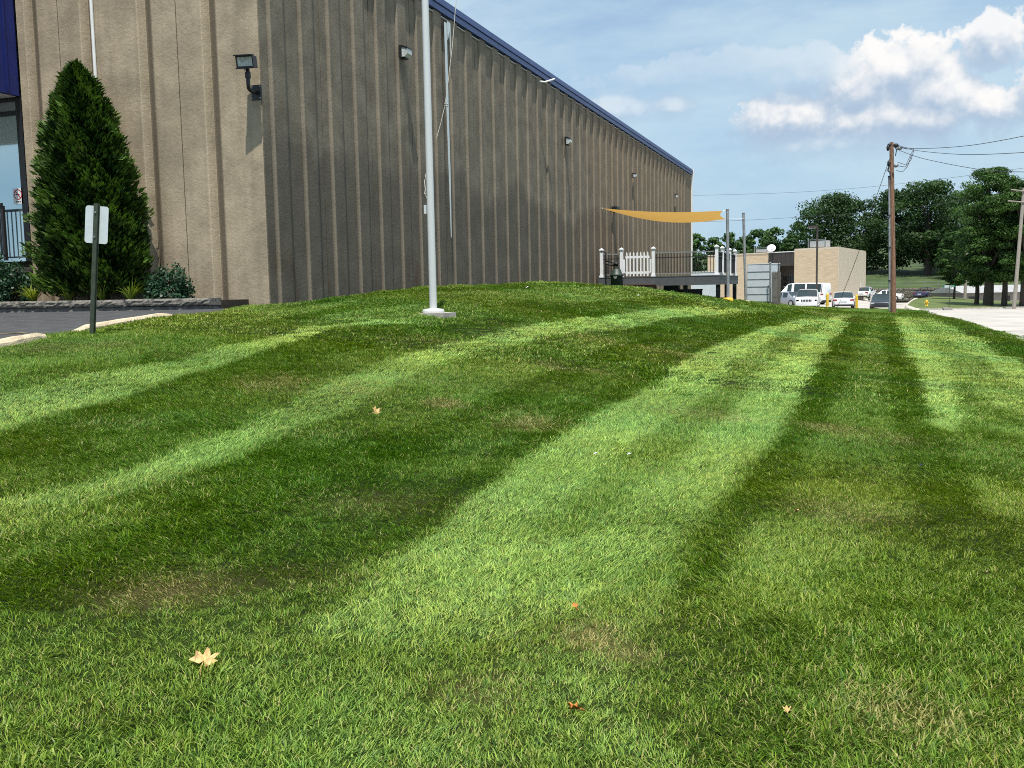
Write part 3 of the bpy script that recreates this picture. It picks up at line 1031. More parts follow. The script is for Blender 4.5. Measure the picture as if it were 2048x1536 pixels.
pm = panel_mesh('wall_panel', side_prof(2), -1.8, WTOP - 1.3, M['concrete_side'], 'Y')
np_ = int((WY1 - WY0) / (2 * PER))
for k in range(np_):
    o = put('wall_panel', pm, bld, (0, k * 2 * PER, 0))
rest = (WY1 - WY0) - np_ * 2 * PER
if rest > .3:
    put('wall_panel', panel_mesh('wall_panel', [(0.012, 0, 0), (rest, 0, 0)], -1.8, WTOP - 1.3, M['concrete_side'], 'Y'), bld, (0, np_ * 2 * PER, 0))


def groove(c):  # negative values paint shade onto the slope and floor
    # seen from the corner outwards: flat, soft slope in, floor, crisp edge out, flat
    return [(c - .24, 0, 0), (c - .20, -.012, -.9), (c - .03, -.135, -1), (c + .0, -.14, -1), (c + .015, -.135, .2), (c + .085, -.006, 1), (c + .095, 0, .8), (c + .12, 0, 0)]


# front panels, s measured from the corner towards -X
GF = [1.11, 2.51, 3.82, 5.17]
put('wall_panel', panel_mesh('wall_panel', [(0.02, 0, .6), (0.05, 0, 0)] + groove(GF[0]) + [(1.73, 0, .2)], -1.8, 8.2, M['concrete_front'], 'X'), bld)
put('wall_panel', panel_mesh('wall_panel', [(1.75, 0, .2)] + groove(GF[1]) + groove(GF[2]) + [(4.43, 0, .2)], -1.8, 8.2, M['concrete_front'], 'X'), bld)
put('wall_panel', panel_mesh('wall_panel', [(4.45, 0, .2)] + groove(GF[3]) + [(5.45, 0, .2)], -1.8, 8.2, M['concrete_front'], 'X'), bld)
# dark backing, roof, end wall
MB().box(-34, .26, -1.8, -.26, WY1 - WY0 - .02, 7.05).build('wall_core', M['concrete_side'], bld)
MB().box(-34, .24, 7.06, -.24, WY1 - WY0 - .05, 7.16).build('roof', M['grey_metal'], bld)
b = MB()
for (z0, z1, dx) in ((7.20, 7.345, .10), (7.365, 7.52, .13)):
    b.box(-.24, .0, z0, dx, WY1 - WY0 + .02, z1)
b.box(-.2, .01, 7.345, .08, WY1 - WY0, 7.365)
b.build('roof_edge_trim', M['blue'], bld)
MB().box(-.02, .02, 7.115, .045, WY1 - WY0 - .1, 7.14).build('flashing', M['grey_metal'], bld)
MB().box(-.2, WY1 - WY0 + .022, 7.0, .19, WY1 - WY0 + .10, 7.57).build('end_trim', M['white_metal'], bld)
MB().box(-.04, WY1 - WY0 + .005, -1.5, .10, WY1 - WY0 + .07, 6.99).build('corner_trim', M['white_metal'], bld)
# white metal strip down a rib, tapering
zt = 8.30 - 1.3
ys = 23.52 - WY0
b = MB()
b.prism([(.10, ys - .05, zt), (.10, ys + .09, zt), (.10, ys + .09, 4.9), (.10, ys + .11, 3.0), (.10, ys + .075, 1.62), (.10, ys + .05, 1.6), (.10, ys + .02, 3.0), (.10, ys - .035, 4.9)], (0, 0, 0), (.012, 0, 0))
b.prism([(.10, ys + .27, zt + .04), (.10, ys + .34, zt + .03), (.10, ys + .33, zt - .9), (.10, ys + .29, zt - .35)], (0, 0, 0), (.012, 0, 0))
b.prism([(.10, ys + .14, zt + .06), (.10, ys + .34, zt + .06), (.10, ys + .33, zt - .06), (.10, ys + .15, zt - .4)], (0, 0, 0), (.010, 0, 0))
b.build('flashing_strip', M['sign_back'], bld)
# roof vent, small mast, white conduit
v = B(P(1238, 262, 50.5))
b = MB()
b.cyl((v[0] - .6, v[1], 7.1), (v[0] - .6, v[1], v[2] + .15), .12, n=10)
b.cyl((v[0] - .6, v[1], v[2] + .24), (v[0] - .6, v[1], v[2] + .28), .26, n=12)
b.cyl((v[0] - .6, v[1], v[2] + .1), (v[0] - .6, v[1], v[2] + .26), .03, n=6)
b.build('roof_vent', M['galv'], bld)
b = MB()
c = B(P(1112, 163, 34.0))
pts = [B(P(x, y, d)) for x, y, d in ((1080, 163, 31.9), (1090, 164, 32.0), (1100, 161, 32.1), (1109, 158, 32.2))]
b.tube(pts, .03, 6)
b.build('white_hose', M['white_metal'], bld)
b = MB()
pts = [B(P(x, y, d)) for x, y, d in ((1117, 196, 34.4), (1117, 170, 34.4), (1112, 167, 34.4), (1107, 172, 34.0))]
b.tube(pts, .018, 5)
b.build('roof_cable', M['wire'], bld)
# white conduit on the front
xq = B((-13.60, WY0, 0))[0]
MB().cyl((xq, -.03, 2.9), (xq, -.03, 8.2), .032, n=10).build('conduit', M['white_metal'], bld)

# entry: canopy and glazed front
can = MB()
can.box(-14.5, -4.6, 4.20, -5.48, -.02, 9.0)
cn = can.build('canopy', M['blue_dark'], bld)
b = MB()
for k in range(12):
    b.box(-5.478, -4.5 + k * .38, 4.24, -5.465, -4.5 + k * .38 + .05, 9.0)
b.build('canopy_rib', M['blue_dark'], cn)
MB().box(-14.4, -4.5, 4.185, -5.56, -.04, 4.198).build('soffit', M['white_metal'], cn)
wn = MB().box(-14.5, .06, 1.0, -5.47, .10, 4.18).build('window', M['black_metal'], bld)
b = MB()
b.box(-5.62, .0, 1.0, -5.472, .14, 4.18)
b.box(-14.5, .0, 4.12, -5.621, .14, 4.18)
b.box(-14.5, .0, 3.85, -5.621, .14, 3.94)
b.box(-9.0, .0, 1.0, -8.9, .14, 3.919)
b.build('window_frame', M['black'], wn)
gl, Ng, bg_ = new_mat('reflective window glass')
bg_.inputs['Base Color'].default_value = (.55, .66, .68, 1)
bg_.inputs['Roughness'].default_value = .04
bg_.inputs['Metallic'].default_value = .85
tp, Nt, bt_ = new_mat('grey transom panel')
bt_.inputs['Base Color'].default_value = (.26, .26, .26, 1)
bt_.inputs['Roughness'].default_value = .4
MB().box(-14.4, .035, 3.94, -5.621, .055, 4.12).build('transom_pane', tp, wn)
MB().box(-8.899, .035, 1.0, -5.621, .055, 3.85).build('pane', gl, wn)
MB().box(-14.4, .035, 1.0, -9.001, .055, 3.85).build('pane', gl, wn)

# no-smoking sign on the glass
sp = EYE + (P(36, 392, 1.0) - EYE) * (15.3 / (P(36, 392, 1.0) - EYE)[1])
sgn = thing('no_smoking_sign', 'small white no smoking sign stuck on the window glass', 'sign', (sp[0], WY0 - .0, sp[2]))
MB().box(-.125, .0, -.155, .125, .006, .15).build('backing', M['white_print'], sgn)
b = MB()
for i in range(24):
    a0, a1 = 2 * math.pi * i / 24, 2 * math.pi * (i + 1) / 24
    b.add([(r_ * math.cos(a), -.002, .03 + r_ * math.sin(a)) for a in (a0, a1) for r_ in (.085, .105)], [(0, 1, 3, 2)])
b.build('ring', M['red_print'], sgn)
MB().add([(-.075, -.004, .095), (-.06, -.004, .11), (.075, -.004, -.035), (.06, -.004, -.05)], [(0, 1, 2, 3)]).build('slash', M['red_print'], sgn)
MB().box(-.06, -.0030, .02, .045, -.0015, .038).build('cigarette', M['black'], sgn)
b = MB()
for i in range(3):
    b.box(-.06 + i * .045, -.0025, -.125, -.03 + i * .045, -.001, -.10)
b.build('caption', M['black'], sgn)


# ------------------------------------------------------------------ wall lamps
fl = P(504, 182, 17.2)
lamp = thing('wall_floodlight', 'black box floodlight on a bent arm at the wall corner', 'floodlight', (fl[0], WY0 - .0, fl[2]))
MB().box(-.10, -.02, -.13, .10, -.004, .13).build('base_plate', M['black'], lamp)
bolt = MB().cyl((0, 0, 0), (0, -.01, 0), .012, n=6).mesh('bolt', M['galv'])
for sx in (-.075, .075):
    for sz in (-.10, .10):
        put('bolt', bolt, lamp, (sx, -.021, sz))
b = MB()
b.tube([(0, -.02, 0), (0, -.20, 0), (0, -.25, .03), (0, -.26, .10), (0, -.26, .36)], .035, 10)
b.cyl((0, -.26, .20), (0, -.26, .30), .05, n=10)
b.build('arm', M['black'], lamp)
Mx = Matrix.Translation((0.02, -.30, .475)) @ Matrix.Scale(.74, 4) @ Matrix.Rotation(R(12), 4, 'Z') @ Matrix.Rotation(R(14), 4, 'X')
hs = MB()
fr = [(-.21, -.16, -.13), (.21, -.16, -.13), (.21, -.16, .15), (-.21, -.16, .15)]
bk = [(-.17, .20, -.16), (.17, .20, -.16), (.17, .20, .10), (-.17, .20, .10)]
vs = [tuple(Mx @ Vector(q)) for q in fr + bk]
hs.add(vs, [(7, 6, 5, 4), (0, 1, 5, 4)[::-1], (1, 2, 6, 5)[::-1], (2, 3, 7, 6)[::-1], (3, 0, 4, 7)[::-1]])
inner = [tuple(Mx @ Vector(q)) for q in ((-.18, -.14, -.10), (.18, -.14, -.10), (.18, -.14, .11), (-.18, -.14, .11))]
outer = [tuple(Mx @ Vector(q)) for q in fr]
hs.add(outer + inner, [(0, 1, 5, 4), (1, 2, 6, 5), (2, 3, 7, 6), (3, 0, 4, 7)])
hs.box(-.225, -.25, .14, .225, -.10, .165, Mx)
hs.box(-.225, -.19, -.155, .225, -.12, -.13, Mx)
hs.build('housing', M['black'], lamp)
MB().add([tuple(Mx @ Vector(q)) for q in ((-.179, -.141, -.099), (.179, -.141, -.099), (.179, -.141, .109), (-.179, -.141, .109))], [(0, 1, 2, 3)]).build('lens', M['lamp_lens'], lamp)
MB().cyl(Mx @ Vector((-.12, .10, -.16)), Mx @ Vector((-.12, .10, -.20)), .018, n=8).build('sensor', M['white_metal'], lamp)

# wall packs along the side wall
hb = MB()
hb.prism([(0, -.19, -.16), (0, -.19, .17), (0, .19, .17), (0, .19, -.16)], (0, 0, 0), (.10, 0, 0))
hb.prism([(.10, -.19, .17), (.34, -.19, .10), (.34, -.19, .07), (.10, -.19, .12)], (0, 0, 0), (0, .38, 0))
hb.prism([(.10, -.12, -.16), (.22, -.12, -.14), (.22, -.12, -.17), (.10, -.12, -.19)], (0, 0, 0), (0, .24, 0))
hme = hb.mesh('housing', M['black'])
lb = MB()
lb.prism([(.101, -.17, .115), (.33, -.17, .068), (.33, -.17, -.06), (.21, -.17, -.138), (.101, -.17, -.138)], (0, 0, 0), (0, .34, 0))
lme = lb.mesh('lens', M['lamp_lens'])
for i, (x, y, Y, lab) in enumerate(((789, 107, 20.3, 'black wall pack lamp with clear lens beside the flagpole top'),
                                    (1124, 283, 33.75, 'wall pack lamp with a long dark streak beneath it'),
                                    (1266, 351, 45.0, 'small wall pack lamp on the tan wall above the shade sail'),
                                    (1348, 392, 56.4, 'smallest wall pack lamp near the far end of the wall'))):
    th = math.radians(YAW) - math.atan((x - 1024) / FPX)
    d = math.hypot(10, Y) * math.cos(math.atan((x - 1024) / FPX))
    q = P(x, y, d)
    w = thing('wall_pack', lab, 'wall lamp', (WX + .085, q[1], q[2]), 0, 'wall pack lamps along the side wall')
    w.scale = ((.62, .72, .85), (.62, .75, .85), (.5, .6, .7), (.5, .6, .75))[i]
    put('housing', hme, w)
    put('lens', lme, w)
q = P(1227, 414, 42.2)
br = thing('heater_vent', 'small black wall vent just above the shade sail', 'vent', (WX + .085, q[1], q[2]))
MB().box(0, -.35, -.10, .22, .35, .0).build('hood', M['black'], br)
MB().box(0, -.25, -.22, .10, .25, -.101).build('grille', M['black_metal'], br)


# ------------------------------------------------------------------ gas meter by the wall
gx, gy = P(1213, 560, 37.0)[0], 38.0
gz = g1(-9.3, gy)
gm = thing('gas_meter', 'dark green gas meter with black pipes beside the deck', 'gas meter', (gx, gy, gz))
b = MB()
b.lathe([(.20, .0), (.24, .03), (.24, .42), (.27, .44), (.27, .50), (.22, .54), (.16, .70), (.06, .74)], (0, 0, 0), 18)
b.build('body', M['meter_green'], gm)
MB().cyl((0, -.235, .40), (0, -.26, .40), .07, n=12).build('dial', M['deck_rail'], gm)
b = MB()
b.tube([(-.10, 0, .68), (-.10, 0, .95), (-.14, 0, 1.0), (-.42, .05, 1.04), (-.46, .05, 1.0), (-.46, .05, 0)], .035, 8)
b.tube([(.10, 0, .66), (.08, 0, .84), (-.10, .02, .86), (-.42, .05, .92)], .035, 8)
b.sphere((-.02, 0, .92), .12, 10, (1, 1, .6))
b.tube([(-.46, .1, 1.04), (-.46, .1, 1.38), (-.50, .1, 1.42), (-.66, .1, 1.42)], .03, 8)
b.build('pipe', M['black'], gm)

# ------------------------------------------------------------------ flagpole
fx_, fy_ = P(867, 631, 17.0)[:2]
fz = g1(fx_, fy_)
fp = thing('flagpole', 'tall silver aluminium flagpole standing on the mown mound', 'flagpole', (fx_, fy_, fz))
MB().box(-.31, -.28, -.05, .31, .28, .045).build('footing', M['kerb'], fp)
MB().lathe([(.19, .046), (.195, .075), (.18, .105), (.10, .12), (.068, .125)], (0, 0, 0), 24).build('base_collar', M['alu'], fp)
MB().cyl((0, 0, .12), (0.0, 0, 8.6), .066, .055, 24).build('pole', M['alu'], fp)


def FP(x, y, d=16.9):
    return tuple(P(x, y, d) - np.array([fx_, fy_, fz]))


b = MB()
b.tube([FP(913, -6), FP(909, 40), FP(905, 90), FP(899, 140), FP(895, 175), FP(890, 210), FP(882, 245), FP(873, 277)], .006, 5)
b.build('halyard', M['rope'], fp)
b = MB()
for k in range(2):
    b.tube([FP(889, 208 + k * 4), FP(893, 207 + k * 4), FP(896, 209 + k * 4)], .012, 6)
b.build('snap_hook', M['galv'], fp)
b = MB()
tw = [(857, 332), (853, 338), (856, 346), (850, 352), (855, 360), (851, 352), (856, 343), (852, 356), (849, 362), (851, 380), (849, 386), (853, 396), (856, 391), (853, 385), (851, 388)]
b.tube([FP(x, y, 16.88 + .02 * (i % 2)) for i, (x, y) in enumerate(tw)], .009, 5)
b.tube([FP(x, y, 16.86) for x, y in ((857, 300), (858, 330), (856, 338), (851, 350), (853, 358))], .007, 5)
b.build('rope_coil', M['rope'], fp)
MB().box(-.10, -.06, 1.75, -.062, -.02, 1.90).build('cleat', M['alu'], fp)

# ------------------------------------------------------------------ parking sign and bumpers
sx_, sy_ = P(183, 672, 12.2)[:2]
ps = thing('parking_sign', 'blank grey back of a small sign on a leaning dark green post', 'sign', (sx_, sy_, g1(sx_, sy_) - .03), 0)
ps.rotation_euler = (R(0), R(5.6), R(17))
b = MB()
b.box(-.025, -.012, 0, .025, -.006, 1.66)
b.box(-.025, -.006, 0, -.012, .022, 1.66)
b.box(.012, -.006, 0, .025, .022, 1.66)
b.box(-.036, .0221, 0, -.0121, .027, 1.66)
b.box(.0121, .0221, 0, .036, .027, 1.66)
b.build('post', M['post_green'], ps)
b = MB()
cs = []
for (cx, cz, a0) in ((.11, .195, 0), (-.11, .195, 90), (-.11, -.195, 180), (.11, -.195, 270)):
    for k in range(5):
        a = R(a0 + k * 22.5)
        cs.append((cx + .035 * math.cos(a), .029, 1.40 + cz + .035 * math.sin(a)))
b.prism(cs[::-1], (0, 0, 0), (0, .004, 0))
b.build('sign_panel', M['sign_back'], ps)
for z_ in (1.55, 1.25):
    put('bolt', bolt, ps, (0, -.013, z_))


def bumper(p0, p1, label):
    p0, p1 = Vector(p0), Vector(p1)
    d = (p1 - p0)
    L = d.length
    t = thing('parking_bumper', label, 'parking bumper', p0, 0, 'concrete parking bumpers at the lawn edge')
    b = MB()
    prof = [(-.085, -.06), (-.075, .045), (-.045, .078), (.045, .078), (.075, .045), (.085, -.06)]
    n = 9
    vs, fs = [], []
    dn = d.normalized()
    s = Vector((-dn.y, dn.x, 0)).normalized()
    for i in range(n + 1):
        f = i / n
        e = 1 - .5 * max(0, abs(2 * f - 1) - .85) / .15
        for (u, w) in prof:
            q = d * f + s * (u * (1 - .4 * (1 - e))) + Vector((0, 0, w * e if w > 0 else w))
            q += Vector((0, 0, 1)) * float(rng.normal(0, .005))
            vs.append(q)
    k = len(prof)
    for i in range(n):
        for j in range(k - 1):
            fs.append((i * k + j, (i + 1) * k + j, (i + 1) * k + j + 1, i * k + j + 1))
    fs += [tuple(range(k)), tuple(reversed(range(n * k, n * k + k)))]
    b.add(vs, fs, False)
    b.build('bumper_body', M['bumper_stone'], t)
    return t


def lotpt(x, y, d):
    q = P(x, y, d)
    return (q[0], q[1], float(lot_z(np.array([q[0]]), np.array([q[1]]))[0]) + .02)


bumper(lotpt(152, 666, 12.5), lotpt(340, 637, 14.3), 'pale concrete parking bumper running behind the sign post')
bumper(lotpt(-90, 706, 10.6), lotpt(86, 680, 11.75), 'pale concrete parking bumper ending beside the faded yellow line')

# ------------------------------------------------------------------ planter wall with cap blocks
PWY = 14.12
pw = thing('planter_wall', 'low grey split-face block planter wall with rough cap stones', 'planter wall', (-10.42, PWY, 1.3))


def rough_block(w, dpt, h, amp, seed):
    """block with a broken rough front face"""
    r = np.random.default_rng(seed)
    nx, nz = 9, 5
    vs, fs = [], []
    for i in range(nx):
        for j in range(nz):
            e = (i in (0, nx - 1)) or (j in (0, nz - 1))
            vs.append((w * i / (nx - 1), (0.01 if e else -amp * r.uniform(0, 1)), h * j / (nz - 1)))
    for i in range(nx - 1):
        for j in range(nz - 1):
            fs.append((i * nz + j, (i + 1) * nz + j, (i + 1) * nz + j + 1, i * nz + j + 1))
    o = len(vs)
    vs += [(0, dpt, 0), (w, dpt, 0), (w, dpt, h), (0, dpt, h)]
    a, b_, c, d = 0, (nx - 1) * nz, nx * nz - 1, nz - 1
    fs += [(d, c, o + 2, o + 3), (o, o + 1, b_, a), (a, d, o + 3, o), (b_, o + 1, o + 2, c)]
    return vs, fs


cap_me, blk_me = [], []
for i in range(4):
    cap_me.append(MB().add(*rough_block(.596, .34, .125, .030, 100 + i)).mesh('cap_block', M['cap_stone']))
    blk_me.append(MB().add(*rough_block(.446, .30, .30, .022, 120 + i)).mesh('wall_block', M['block']))
for k in range(20):
    put('cap_block', cap_me[k % 4], pw, (-.6 * (k + 1), -.03, .085 + rng.normal(0, .003)))
for k in range(26):
    put('wall_block', blk_me[k % 4], pw, (-.45 * (k + 1) - .01, 0, -.222))
for k in range(26):
    put('wall_block', blk_me[(k + 1) % 4], pw, (-.45 * (k + 1) - .2, 0.01, -.530))
tag(MB().box(-24, PWY + .3, .9, -10.4, WY0 - .09, 1.47).build('planter_soil', M['soil']), 'dark planter soil behind the low wall', kind='structure')

# entry landing and railing
ld = thing('entry_landing', 'raised dark block landing beneath the entry railing', 'landing', (-15.8, 14.9, 1.3))
MB().box(-8, -.2, 0, .25, .45, .78).build('block_base', M['block'], ld)
MB().box(-8, -.24, .781, .29, .45, .88).build('slab', M['cap_stone'], ld)
rl = thing('entry_railing', 'black metal picket railing in front of the entry window', 'railing', (-15.75, 14.75, 2.30))
MB().box(-6, -.02, 1.05, .2, .02, 1.10).build('top_rail', M['black_metal'], rl)
MB().box(-6, -.015, .10, .2, .015, .13).build('bottom_rail', M['black_metal'], rl)
bal = MB().box(-.009, -.009, .131, .009, .009, 1.049).mesh('baluster', M['black_metal'])
for k in range(36):
    put('baluster', bal, rl, (.12 - k * .115, 0, 0))
pst = MB().box(-.03, -.03, 0, .03, .03, 1.049).mesh('post', M['black_metal'])
for k in range(3):
    put('post', pst, rl, (.17 - k * 2.0, 0.031, 0))
MB().box(-19.5, 15.0, 2.2, -16.5, 15.2, 2.95)


# ------------------------------------------------------------------ foliage
def leaf_quads(C, Nn, size, aspect, r, tint, droop=0.0):
    """one bent quad pair per leaf: centres C, facing normals Nn"""
    n = len(C)
    Nn = Nn / (np.linalg.norm(Nn, axis=1, keepdims=True) + 1e-9)
    a = r.normal(size=(n, 3))
    U = a - (a * Nn).sum(1, keepdims=True) * Nn
    U /= np.linalg.norm(U, axis=1, keepdims=True) + 1e-9
    Vv = np.cross(Nn, U)
    s = (size * r.uniform(.6, 1.35, n))[:, None]
    p0 = C - U * s * .5
    p1 = C + Vv * s * .5 * aspect + Nn * s * .08
    p2 = C + U * s * .5
    p3 = C - Vv * s * .5 * aspect + Nn * s * .08
    V = np.stack([p0, p1, p2, p3], 1).reshape(-1, 3)
    Fq = np.arange(4 * n).reshape(n, 4)
    return V, Fq, np.repeat(tint, 4)


def crown_mesh(name, clumps, nper, size, m, seed, aspect=.75, fill=.55):
    """clumps: list of (centre, radii) ; leaves in the outer shells"""
    r = np.random.default_rng(seed)
    Cs, Ns, Ts = [], [], []
    for (c, rad) in clumps:
        n = nper
        d = r.normal(size=(n, 3))
        d /= np.linalg.norm(d, axis=1, keepdims=True)
        q = (fill + (1.08 - fill) * r.uniform(0, 1, n))[:, None]
        Cs.append(np.array(c) + d * q * np.array(rad))
        Ns.append(d + r.normal(0, .6, (n, 3)) + np.array([0, 0, .35]))
        Ts.append(np.clip(r.uniform(.15, .85) + r.normal(0, .22, n) + .12 * d[:, 2], 0, 1))
    V, Fq, T = leaf_quads(np.concatenate(Cs), np.concatenate(Ns), size, aspect, r, np.concatenate(Ts))
    return np_mesh(name, V, Fq, m, {'tint': T})


def tree(name, label, base, h, cr, m, seed, trunk_r=.35, trunk_h=.3, nclump=46, nper=90, size=.45, lobes=None, group=None, crown_lo=.22, shape='round'):
    r = np.random.default_rng(seed)
    t = thing(name, label, 'tree', base, 0, group)
    b = MB()
    th = h * trunk_h
    b.tube([(0, 0, -.3), (0, 0, .15), (.05, 0, th * .5), (0, .08, th), (.1, 0, h * .62)], [trunk_r * 1.35, trunk_r * 1.05, trunk_r * .9, trunk_r * .75, trunk_r * .25], 9)
    cl = []
    zc0, zc1 = h * crown_lo, h
    for k in range(nclump):
        f = (k + r.uniform(0, 1)) / nclump
        z = zc0 + (zc1 - zc0) * f
        if shape == 'round':
            prof = math.sqrt(max(.04, 1 - (2 * f - .95) ** 2 * .95))
        elif shape == 'cone':
            prof = max(.12, 1.02 - f) ** .8
        else:
            prof = min(1.0, .55 + 1.2 * f) * math.sqrt(max(.03, 1 - max(0, f - .45) ** 2 / .32))
        a = r.uniform(0, 2 * math.pi)
        q = cr * prof * math.sqrt(r.uniform(.05, 1)) * .86
        rr = cr * r.uniform(.18, .32)
        if shape == 'cone':
            rr *= .8
        c = (q * math.cos(a), q * math.sin(a), min(z, h - rr * .6))
        cl.append((c, (rr * 1.15, rr * 1.15, rr * (.45 if 'roadside' in name else .72 if shape != 'cone' else .5))))
        if k % 5 == 0:
            b.tube([(0, 0, max(th * .8, c[2] * .55)), (c[0] * .5, c[1] * .5, c[2] * .85), (c[0] * .9, c[1] * .9, c[2])], [trunk_r * .38, trunk_r * .2, trunk_r * .06], 6)
    b.build('trunk', M['bark'], t)
    put('crown', crown_mesh('crown', cl, nper, size, m, seed + 1), t)
    return t


# arborvitae by the planter
def arborvitae():
    base = (-13.46, 14.72, 1.45)
    t = thing('arborvitae', 'tall dense conical evergreen growing in the planter against the wall', 'tree', base)
    MB().cyl((0, 0, -.1), (0, 0, 3.4), .10, .02, 8).build('trunk', M['bark'], t)
    r = np.random.default_rng(5)
    n = 34000
    H = 4.28
    f = r.uniform(0, 1, n) ** 1.25
    a = r.uniform(0, 2 * math.pi, n)
    prof = np.interp(f, [0, .08, .2, .42, .58, .71, .84, .93, 1], [.88, .97, 1.0, .91, .79, .68, .50, .30, .05])
    lump = 1 + .09 * np.sin(a * 5 + f * 13) + .08 * np.sin(a * 9 - f * 31) + .09 * np.sin(a * 3 + f * 47 + 1) + .08 * np.sin(a * 14 + f * 71) + np.where(r.uniform(0, 1, n) < .05, r.uniform(.02, .13, n), 0)
    q = 1.10 * prof * lump * (1 - .38 * r.uniform(0, 1, n) ** 1.6)
    C = np.stack([q * np.cos(a), q * np.sin(a) * .56, f * (H - .2) + .25 + .04 * r.normal(size=n)], 1)
    C[:, 0] -= .05 * (f ** 2) * 2
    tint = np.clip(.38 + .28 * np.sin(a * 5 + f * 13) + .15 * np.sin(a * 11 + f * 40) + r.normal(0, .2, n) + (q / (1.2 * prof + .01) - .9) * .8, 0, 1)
    out = np.stack([np.cos(a), np.sin(a), .55 + 0 * a], 1) + r.normal(0, .22, (n, 3))
    out /= np.linalg.norm(out, axis=1, keepdims=True)
    side = np.cross(out, np.stack([0 * a, 0 * a, 1 + 0 * a], 1)) + r.normal(0, .6, (n, 3))
    side -= (side * out).sum(1, keepdims=True) * out
    side /= np.linalg.norm(side, axis=1, keepdims=True)
    L = (r.uniform(.06, .17, n))[:, None]
    w = L * .24
    p0 = C - out * L * .5
    p1 = C + side * w
    p2 = C + out * L * .6 + np.array([0, 0, .012])
    p3 = C - side * w
    V = np.stack([p0, p1, p2, p3], 1).reshape(-1, 3)
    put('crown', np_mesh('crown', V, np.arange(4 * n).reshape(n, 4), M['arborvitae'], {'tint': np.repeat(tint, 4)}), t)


arborvitae()


def shrub(label, base, rx_, rz_, seed, m, n=26, size=.055, nper=130):
    r = np.random.default_rng(seed)
    t = thing('shrub', label, 'shrub', base)
    cl = []
    b = MB()
    for k in range(n):
        d = r.normal(size=3)
        d /= np.linalg.norm(d)
        d[2] = abs(d[2])
        c = d * np.array([rx_, rx_ * .6, rz_]) * r.uniform(.55, .85)
        cl.append((c, np.array([rx_, rx_ * .75, rz_]) * r.uniform(.25, .36)))
        if k % 3 == 0:
            b.tube([(0, 0, -.05), tuple(c * .5), tuple(c)], [.015, .01, .004], 5)
    b.build('stem', M['bark'], t)
    put('foliage', crown_mesh('foliage', cl, nper, size, m, seed + 5), t)


q = P(338, 590, 17.6)
shrub('rounded dark green shrub between the evergreen and the corner', (q[0], 14.66, 1.46), .55, .72, 31, M['shrub'])
q = P(-2, 590, 18.4)
shrub('dark green shrub below the entry railing', (q[0] - .1, 14.62, 1.46), .62, 1.0, 37, M['shrub'])


def strap_plant(label, x, seed, n=60, h=.42, yellow=.5):
    r = np.random.default_rng(seed)
    t = tag(None or bpy.data.objects.new('daylily', None), label, 'plant', 'strap leaved plants in the planter')
    COL.objects.link(t)
    q = P(x, 600, 17.4)
    t.location = (q[0] * 14.3 / q[1], 14.3, 1.46)
    V, Fq, T = [], [], []
    for k in range(n):
        a = r.uniform(0, 2 * math.pi)
        L = h * r.uniform(.7, 1.25)
        sp = r.uniform(.25, 1.0)
        w = .011
        fd = np.array([-math.sin(a), math.cos(a), 0]) * w
        o = len(V)
        for i in range(5):
            f = i / 4
            c = np.array([math.cos(a), math.sin(a), 0]) * (sp * L * f ** 1.3 * .9 + .03) + np.array([0, 0, L * (f * 1.1 - sp * .75 * f ** 2.4)])
            ww = 1 - .85 * f ** 2
            V += [tuple(c - fd * ww), tuple(c + fd * ww)]
        for i in range(4):
            Fq.append((o + 2 * i, o + 2 * i + 1, o + 2 * i + 3, o + 2 * i + 2))
        T += [float(np.clip(yellow + r.normal(0, .25), 0, 1))] * 10
    put('leaf_clump', np_mesh('leaf_clump', V, Fq, M['daylily'], {'tint': T}), t)


strap_plant('bright yellow green strap leaved plant spilling onto the cap stones', 66, 51, 80, .46, .75)
strap_plant('green strap leaved plant just beside the sign post', 138, 52, 70, .45, .45)
strap_plant('darker strap leaved plant between sign post and rounded shrub', 262, 53, 60, .42, .35)
strap_plant('dim strap leaved plant beneath the evergreen behind the sign post', 205, 54, 40, .36, .25)

# ------------------------------------------------------------------ deck
DX0, DX1, DY0, DY1, DZ = -9.80, -5.00, 38.6, 45.0, 1.91
dk = thing('deck', 'raised grey deck with white posts and dark railings beside the warehouse', 'deck', (DX1, DY0, DZ))


def D(x, y, z):
    return (x - DX1, y - DY0, z - DZ)


def dbox(name, m, x0, y0, z0, x1, y1, z1, parent=dk):
    a, c = D(x0, y0, z0), D(x1, y1, z1)
    return MB().box(*a, *c).build(name, m, parent)


dbox('fascia', M['deck_grey'], DX0, DY0 - .03, DZ - .37, DX1 + .03, DY0, DZ - .03)
dbox('fascia', M['deck_grey'], DX1, DY0 + .002, DZ - .37, DX1 + .03, DY1, DZ - .03)
for k in range(32):
    yb = DY0 + k * (DY1 - DY0 + .04) / 32
    dbox('deck_board', M['deck_grey'], DX0, yb - .04, DZ - .028, DX1 + .05, yb + .135, DZ)
pbm = MB()
pbm.box(-.06, -.06, .10, .06, .06, 1.08)
pbm.box(-.085, -.085, 0, .085, .085, .05)
pbm.box(-.075, -.075, .051, .075, .075, .099)
pme = pbm.mesh('deck_post', M['white_vinyl'])
cbm = MB()
cbm.box(-.09, -.09, 1.081, .09, .09, 1.12)
cbm.add([(-.075, -.075, 1.121), (.075, -.075, 1.121), (.075, .075, 1.121), (-.075, .075, 1.121), (0, 0, 1.18)], [(0, 1, 4), (1, 2, 4), (2, 3, 4), (3, 0, 4)])
cme = cbm.mesh('post_cap', M['white_vinyl'])
posts = [(-9.68, DY0 + .09), (-8.86, DY0 + .09), (-7.57, DY0 + .09), (-5.09, DY0 + .09), (-5.09, 40.4), (-5.09, 42.9), (-5.09, 44.9)]
for (x, y) in posts:
    o = put('deck_post', pme, dk, D(x, y, DZ + .001))
    put('post_cap', cme, o)


